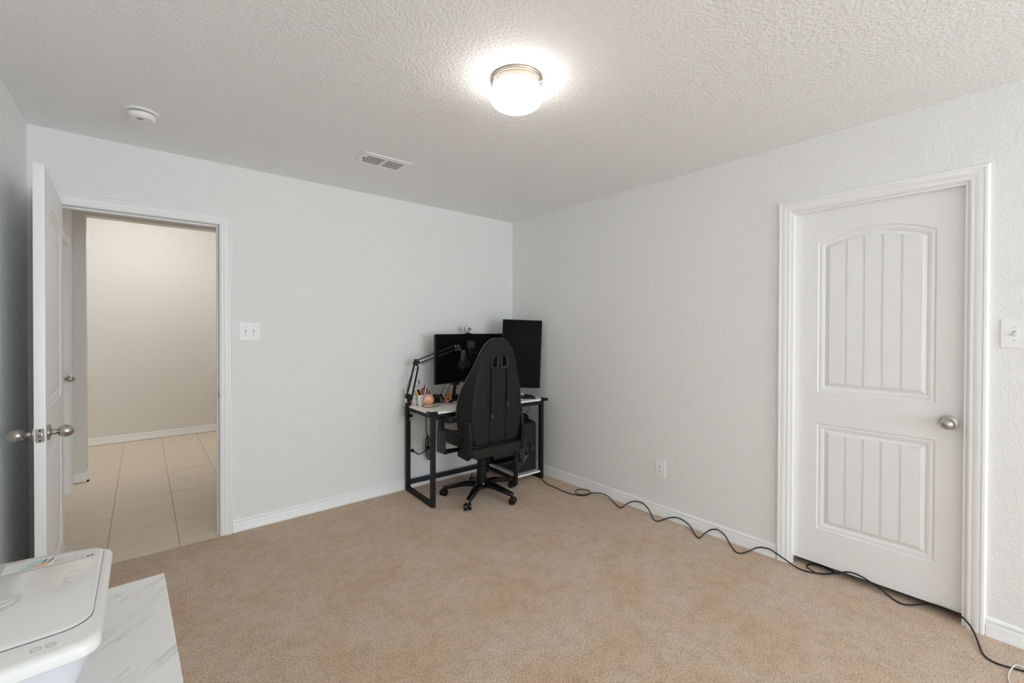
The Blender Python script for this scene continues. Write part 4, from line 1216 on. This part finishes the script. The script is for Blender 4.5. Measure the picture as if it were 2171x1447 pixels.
pr = thing('printer', 'white all-in-one printer standing on the marble-look table', 'printer', (-3.142, -2.43, TZ))
PWh = 0.204
def p_out(ins, yf, yb, bf, bb, z, r=0.022, n=40, rb=None):
    """barrel-shaped outline: bowed front (bf) and back (bb), rounded corners"""
    hw = PWh - ins
    rb = rb or r
    def corner(x, q):
        k = (abs(x) - (hw - q)) / q
        return q * (1 - math.sqrt(max(0.0, 1 - k * k))) if k > 0 else 0.0
    xs = [hw * math.sin(PI / 2 * (-1 + 2 * i / n)) for i in range(n + 1)]
    pts = [(x, yf - bf * (1 - (x / hw) ** 2) + corner(x, r), z) for x in xs]
    pts += [(x, yb + bb * (1 - (x / hw) ** 2) - corner(x, rb), z) for x in reversed(xs)]
    return pts
YF, YB, BF, BK = -0.154, 0.186, 0.012, 0.034
mk('body', loft([p_out(0.044, YF + 0.05, YB - 0.02, BF, .02, 0.0), p_out(0.034, YF + 0.036, YB - 0.014, BF, .022, 0.070), p_out(0.014, YF + 0.012, YB - 0.004, BF, .03, 0.130),
                 p_out(0.003, YF + 0.001, YB - 0.001, BF, BK, 0.143)]), 'printbody', pr, smooth=50)
mk('scanner_frame', loft([p_out(0.001, YF, YB, BF, BK, 0.1435), p_out(0.0, YF - 0.001, YB, BF, BK, 0.156), p_out(0.002, YF + 0.002, YB - 0.001, BF, BK, 0.1610), p_out(0.008, YF + 0.008, YB - 0.006, BF, BK, 0.1640)]), 'printer', pr, smooth=40)
mk('lid_gap', loft([p_out(0.0125, YF + 0.0455, YB - 0.006, .006, BK, 0.1638, r=.034, rb=.018), p_out(0.0125, YF + 0.0455, YB - 0.006, .006, BK, 0.1648, r=.034, rb=.018)]), 'pseam', pr)
mk('lid', loft([p_out(0.0132, YF + 0.0475, YB - 0.0055, .006, BK, 0.1648, r=.034, rb=.018), p_out(0.0130, YF + 0.0472, YB - 0.0053, .006, BK, 0.1668, r=.034, rb=.018), p_out(0.0165, YF + 0.0510, YB - 0.0085, .006, BK, 0.1686, r=.034, rb=.018)]), 'printlid', pr, smooth=35)
LZ = 0.1687
lg = plate2d('logo', [[(0.032 * math.cos(2 * PI * i / 48), 0.032 * math.sin(2 * PI * i / 48)) for i in range(48)]], 0.0003, 'pgrey2', pr, M=tr(0.070, 0.034, LZ))
text('logo_letters', 'hp', 0.046, 'printlid', lg, tr(0.070, 0.036, LZ + 0.0006), shear=0.25)
# printed sticker across the back of the lid
M0 = tr(0, 0, LZ + 0.0002)
def deco(nm, poly, m, dz=0.0, par=pr):
    return mk(nm, tf(prism(poly, dz, dz + 0.0002), M0), m, par)
stk = deco('sticker', [(0.06, 0.150), (0.184, 0.140), (0.184, 0.176), (0.06, 0.196)], 'printlid')
deco('sticker_photo', [(0.082, 0.150), (0.113, 0.147), (0.117, 0.180), (0.094, 0.184)], 'pblue', 0.0002, stk)
deco('sticker_hand', [(0.096, 0.1495), (0.114, 0.147), (0.1185, 0.160), (0.110, 0.168), (0.098, 0.164)], 'pskin', 0.0004, stk)
deco('sticker_pen', [(0.1085, 0.164), (0.1120, 0.180), (0.1135, 0.179), (0.1100, 0.163)], 'pdark', 0.0006, stk)
deco('sticker_pen', [(0.1160, 0.162), (0.1210, 0.181), (0.1230, 0.180), (0.1180, 0.161)], 'pred', 0.0006, stk)
for i, (x0, w_, h_) in enumerate(((0.1240, .0025, .026), (0.1280, .0018, .020), (0.1320, .0025, .024), (0.1385, .0012, .026), (0.1425, .0012, .024), (0.1485, .0012, .022), (0.1515, .0012, .020), (0.1580, .004, .012))):
    deco('sticker_text', [(x0, 0.147), (x0 + w_, 0.147), (x0 + w_ + 0.003, 0.147 + h_), (x0 + 0.003, 0.147 + h_)], 'pgrey', 0.0002, stk)
for x0 in (0.1680, 0.1735):
    deco('sticker_icon', [(x0, 0.145), (x0 + 0.0042, 0.145), (x0 + 0.0044, 0.1495), (x0 + 0.0002, 0.1495)], 'pdark', 0.0002, stk)
# faint grey swirl marks on the lid
for P, r0, m_ in (([(0.160, 0.074), (0.152, 0.070), (0.1465, 0.062), (0.148, 0.053), (0.156, 0.050)], 0.0011, 'pgrey'),
                  ([(0.178, 0.058), (0.166, 0.052), (0.152, 0.042), (0.138, 0.030), (0.146, 0.024), (0.164, 0.034), (0.180, 0.044)], 0.0006, 'pgrey2'),
                  ([(0.164, 0.096), (0.155, 0.092), (0.147, 0.080), (0.146, 0.068)], 0.0005, 'pgrey2')):
    sw_ = mk('lid_swirl', tube(spline(P and [(x, y, 0) for x, y in P], 6), [r0 * (0.35 + 0.65 * math.sin(PI * i / (6 * (len(P) - 1)))) for i in range(6 * (len(P) - 1) + 1)], 6), m_, pr)
    sw_.data.transform(Matrix.Diagonal((1, 1, 0.1, 1)))
    sw_.data.transform(tr(0, 0, LZ + 0.0001))
# buttons on the control strip
for x0 in (0.138, 0.1525):
    plate2d('button', [[(x0 + 0.0056 * math.cos(2 * PI * i / 28), YF + 0.019 + 0.0056 * math.sin(2 * PI * i / 28)) for i in range(28)],
                       [(x0 + 0.0044 * math.cos(-2 * PI * i / 28), YF + 0.019 + 0.0044 * math.sin(-2 * PI * i / 28)) for i in range(28)]], 0.0006, 'pgrey', pr, M=tr(0, 0, 0.1640))
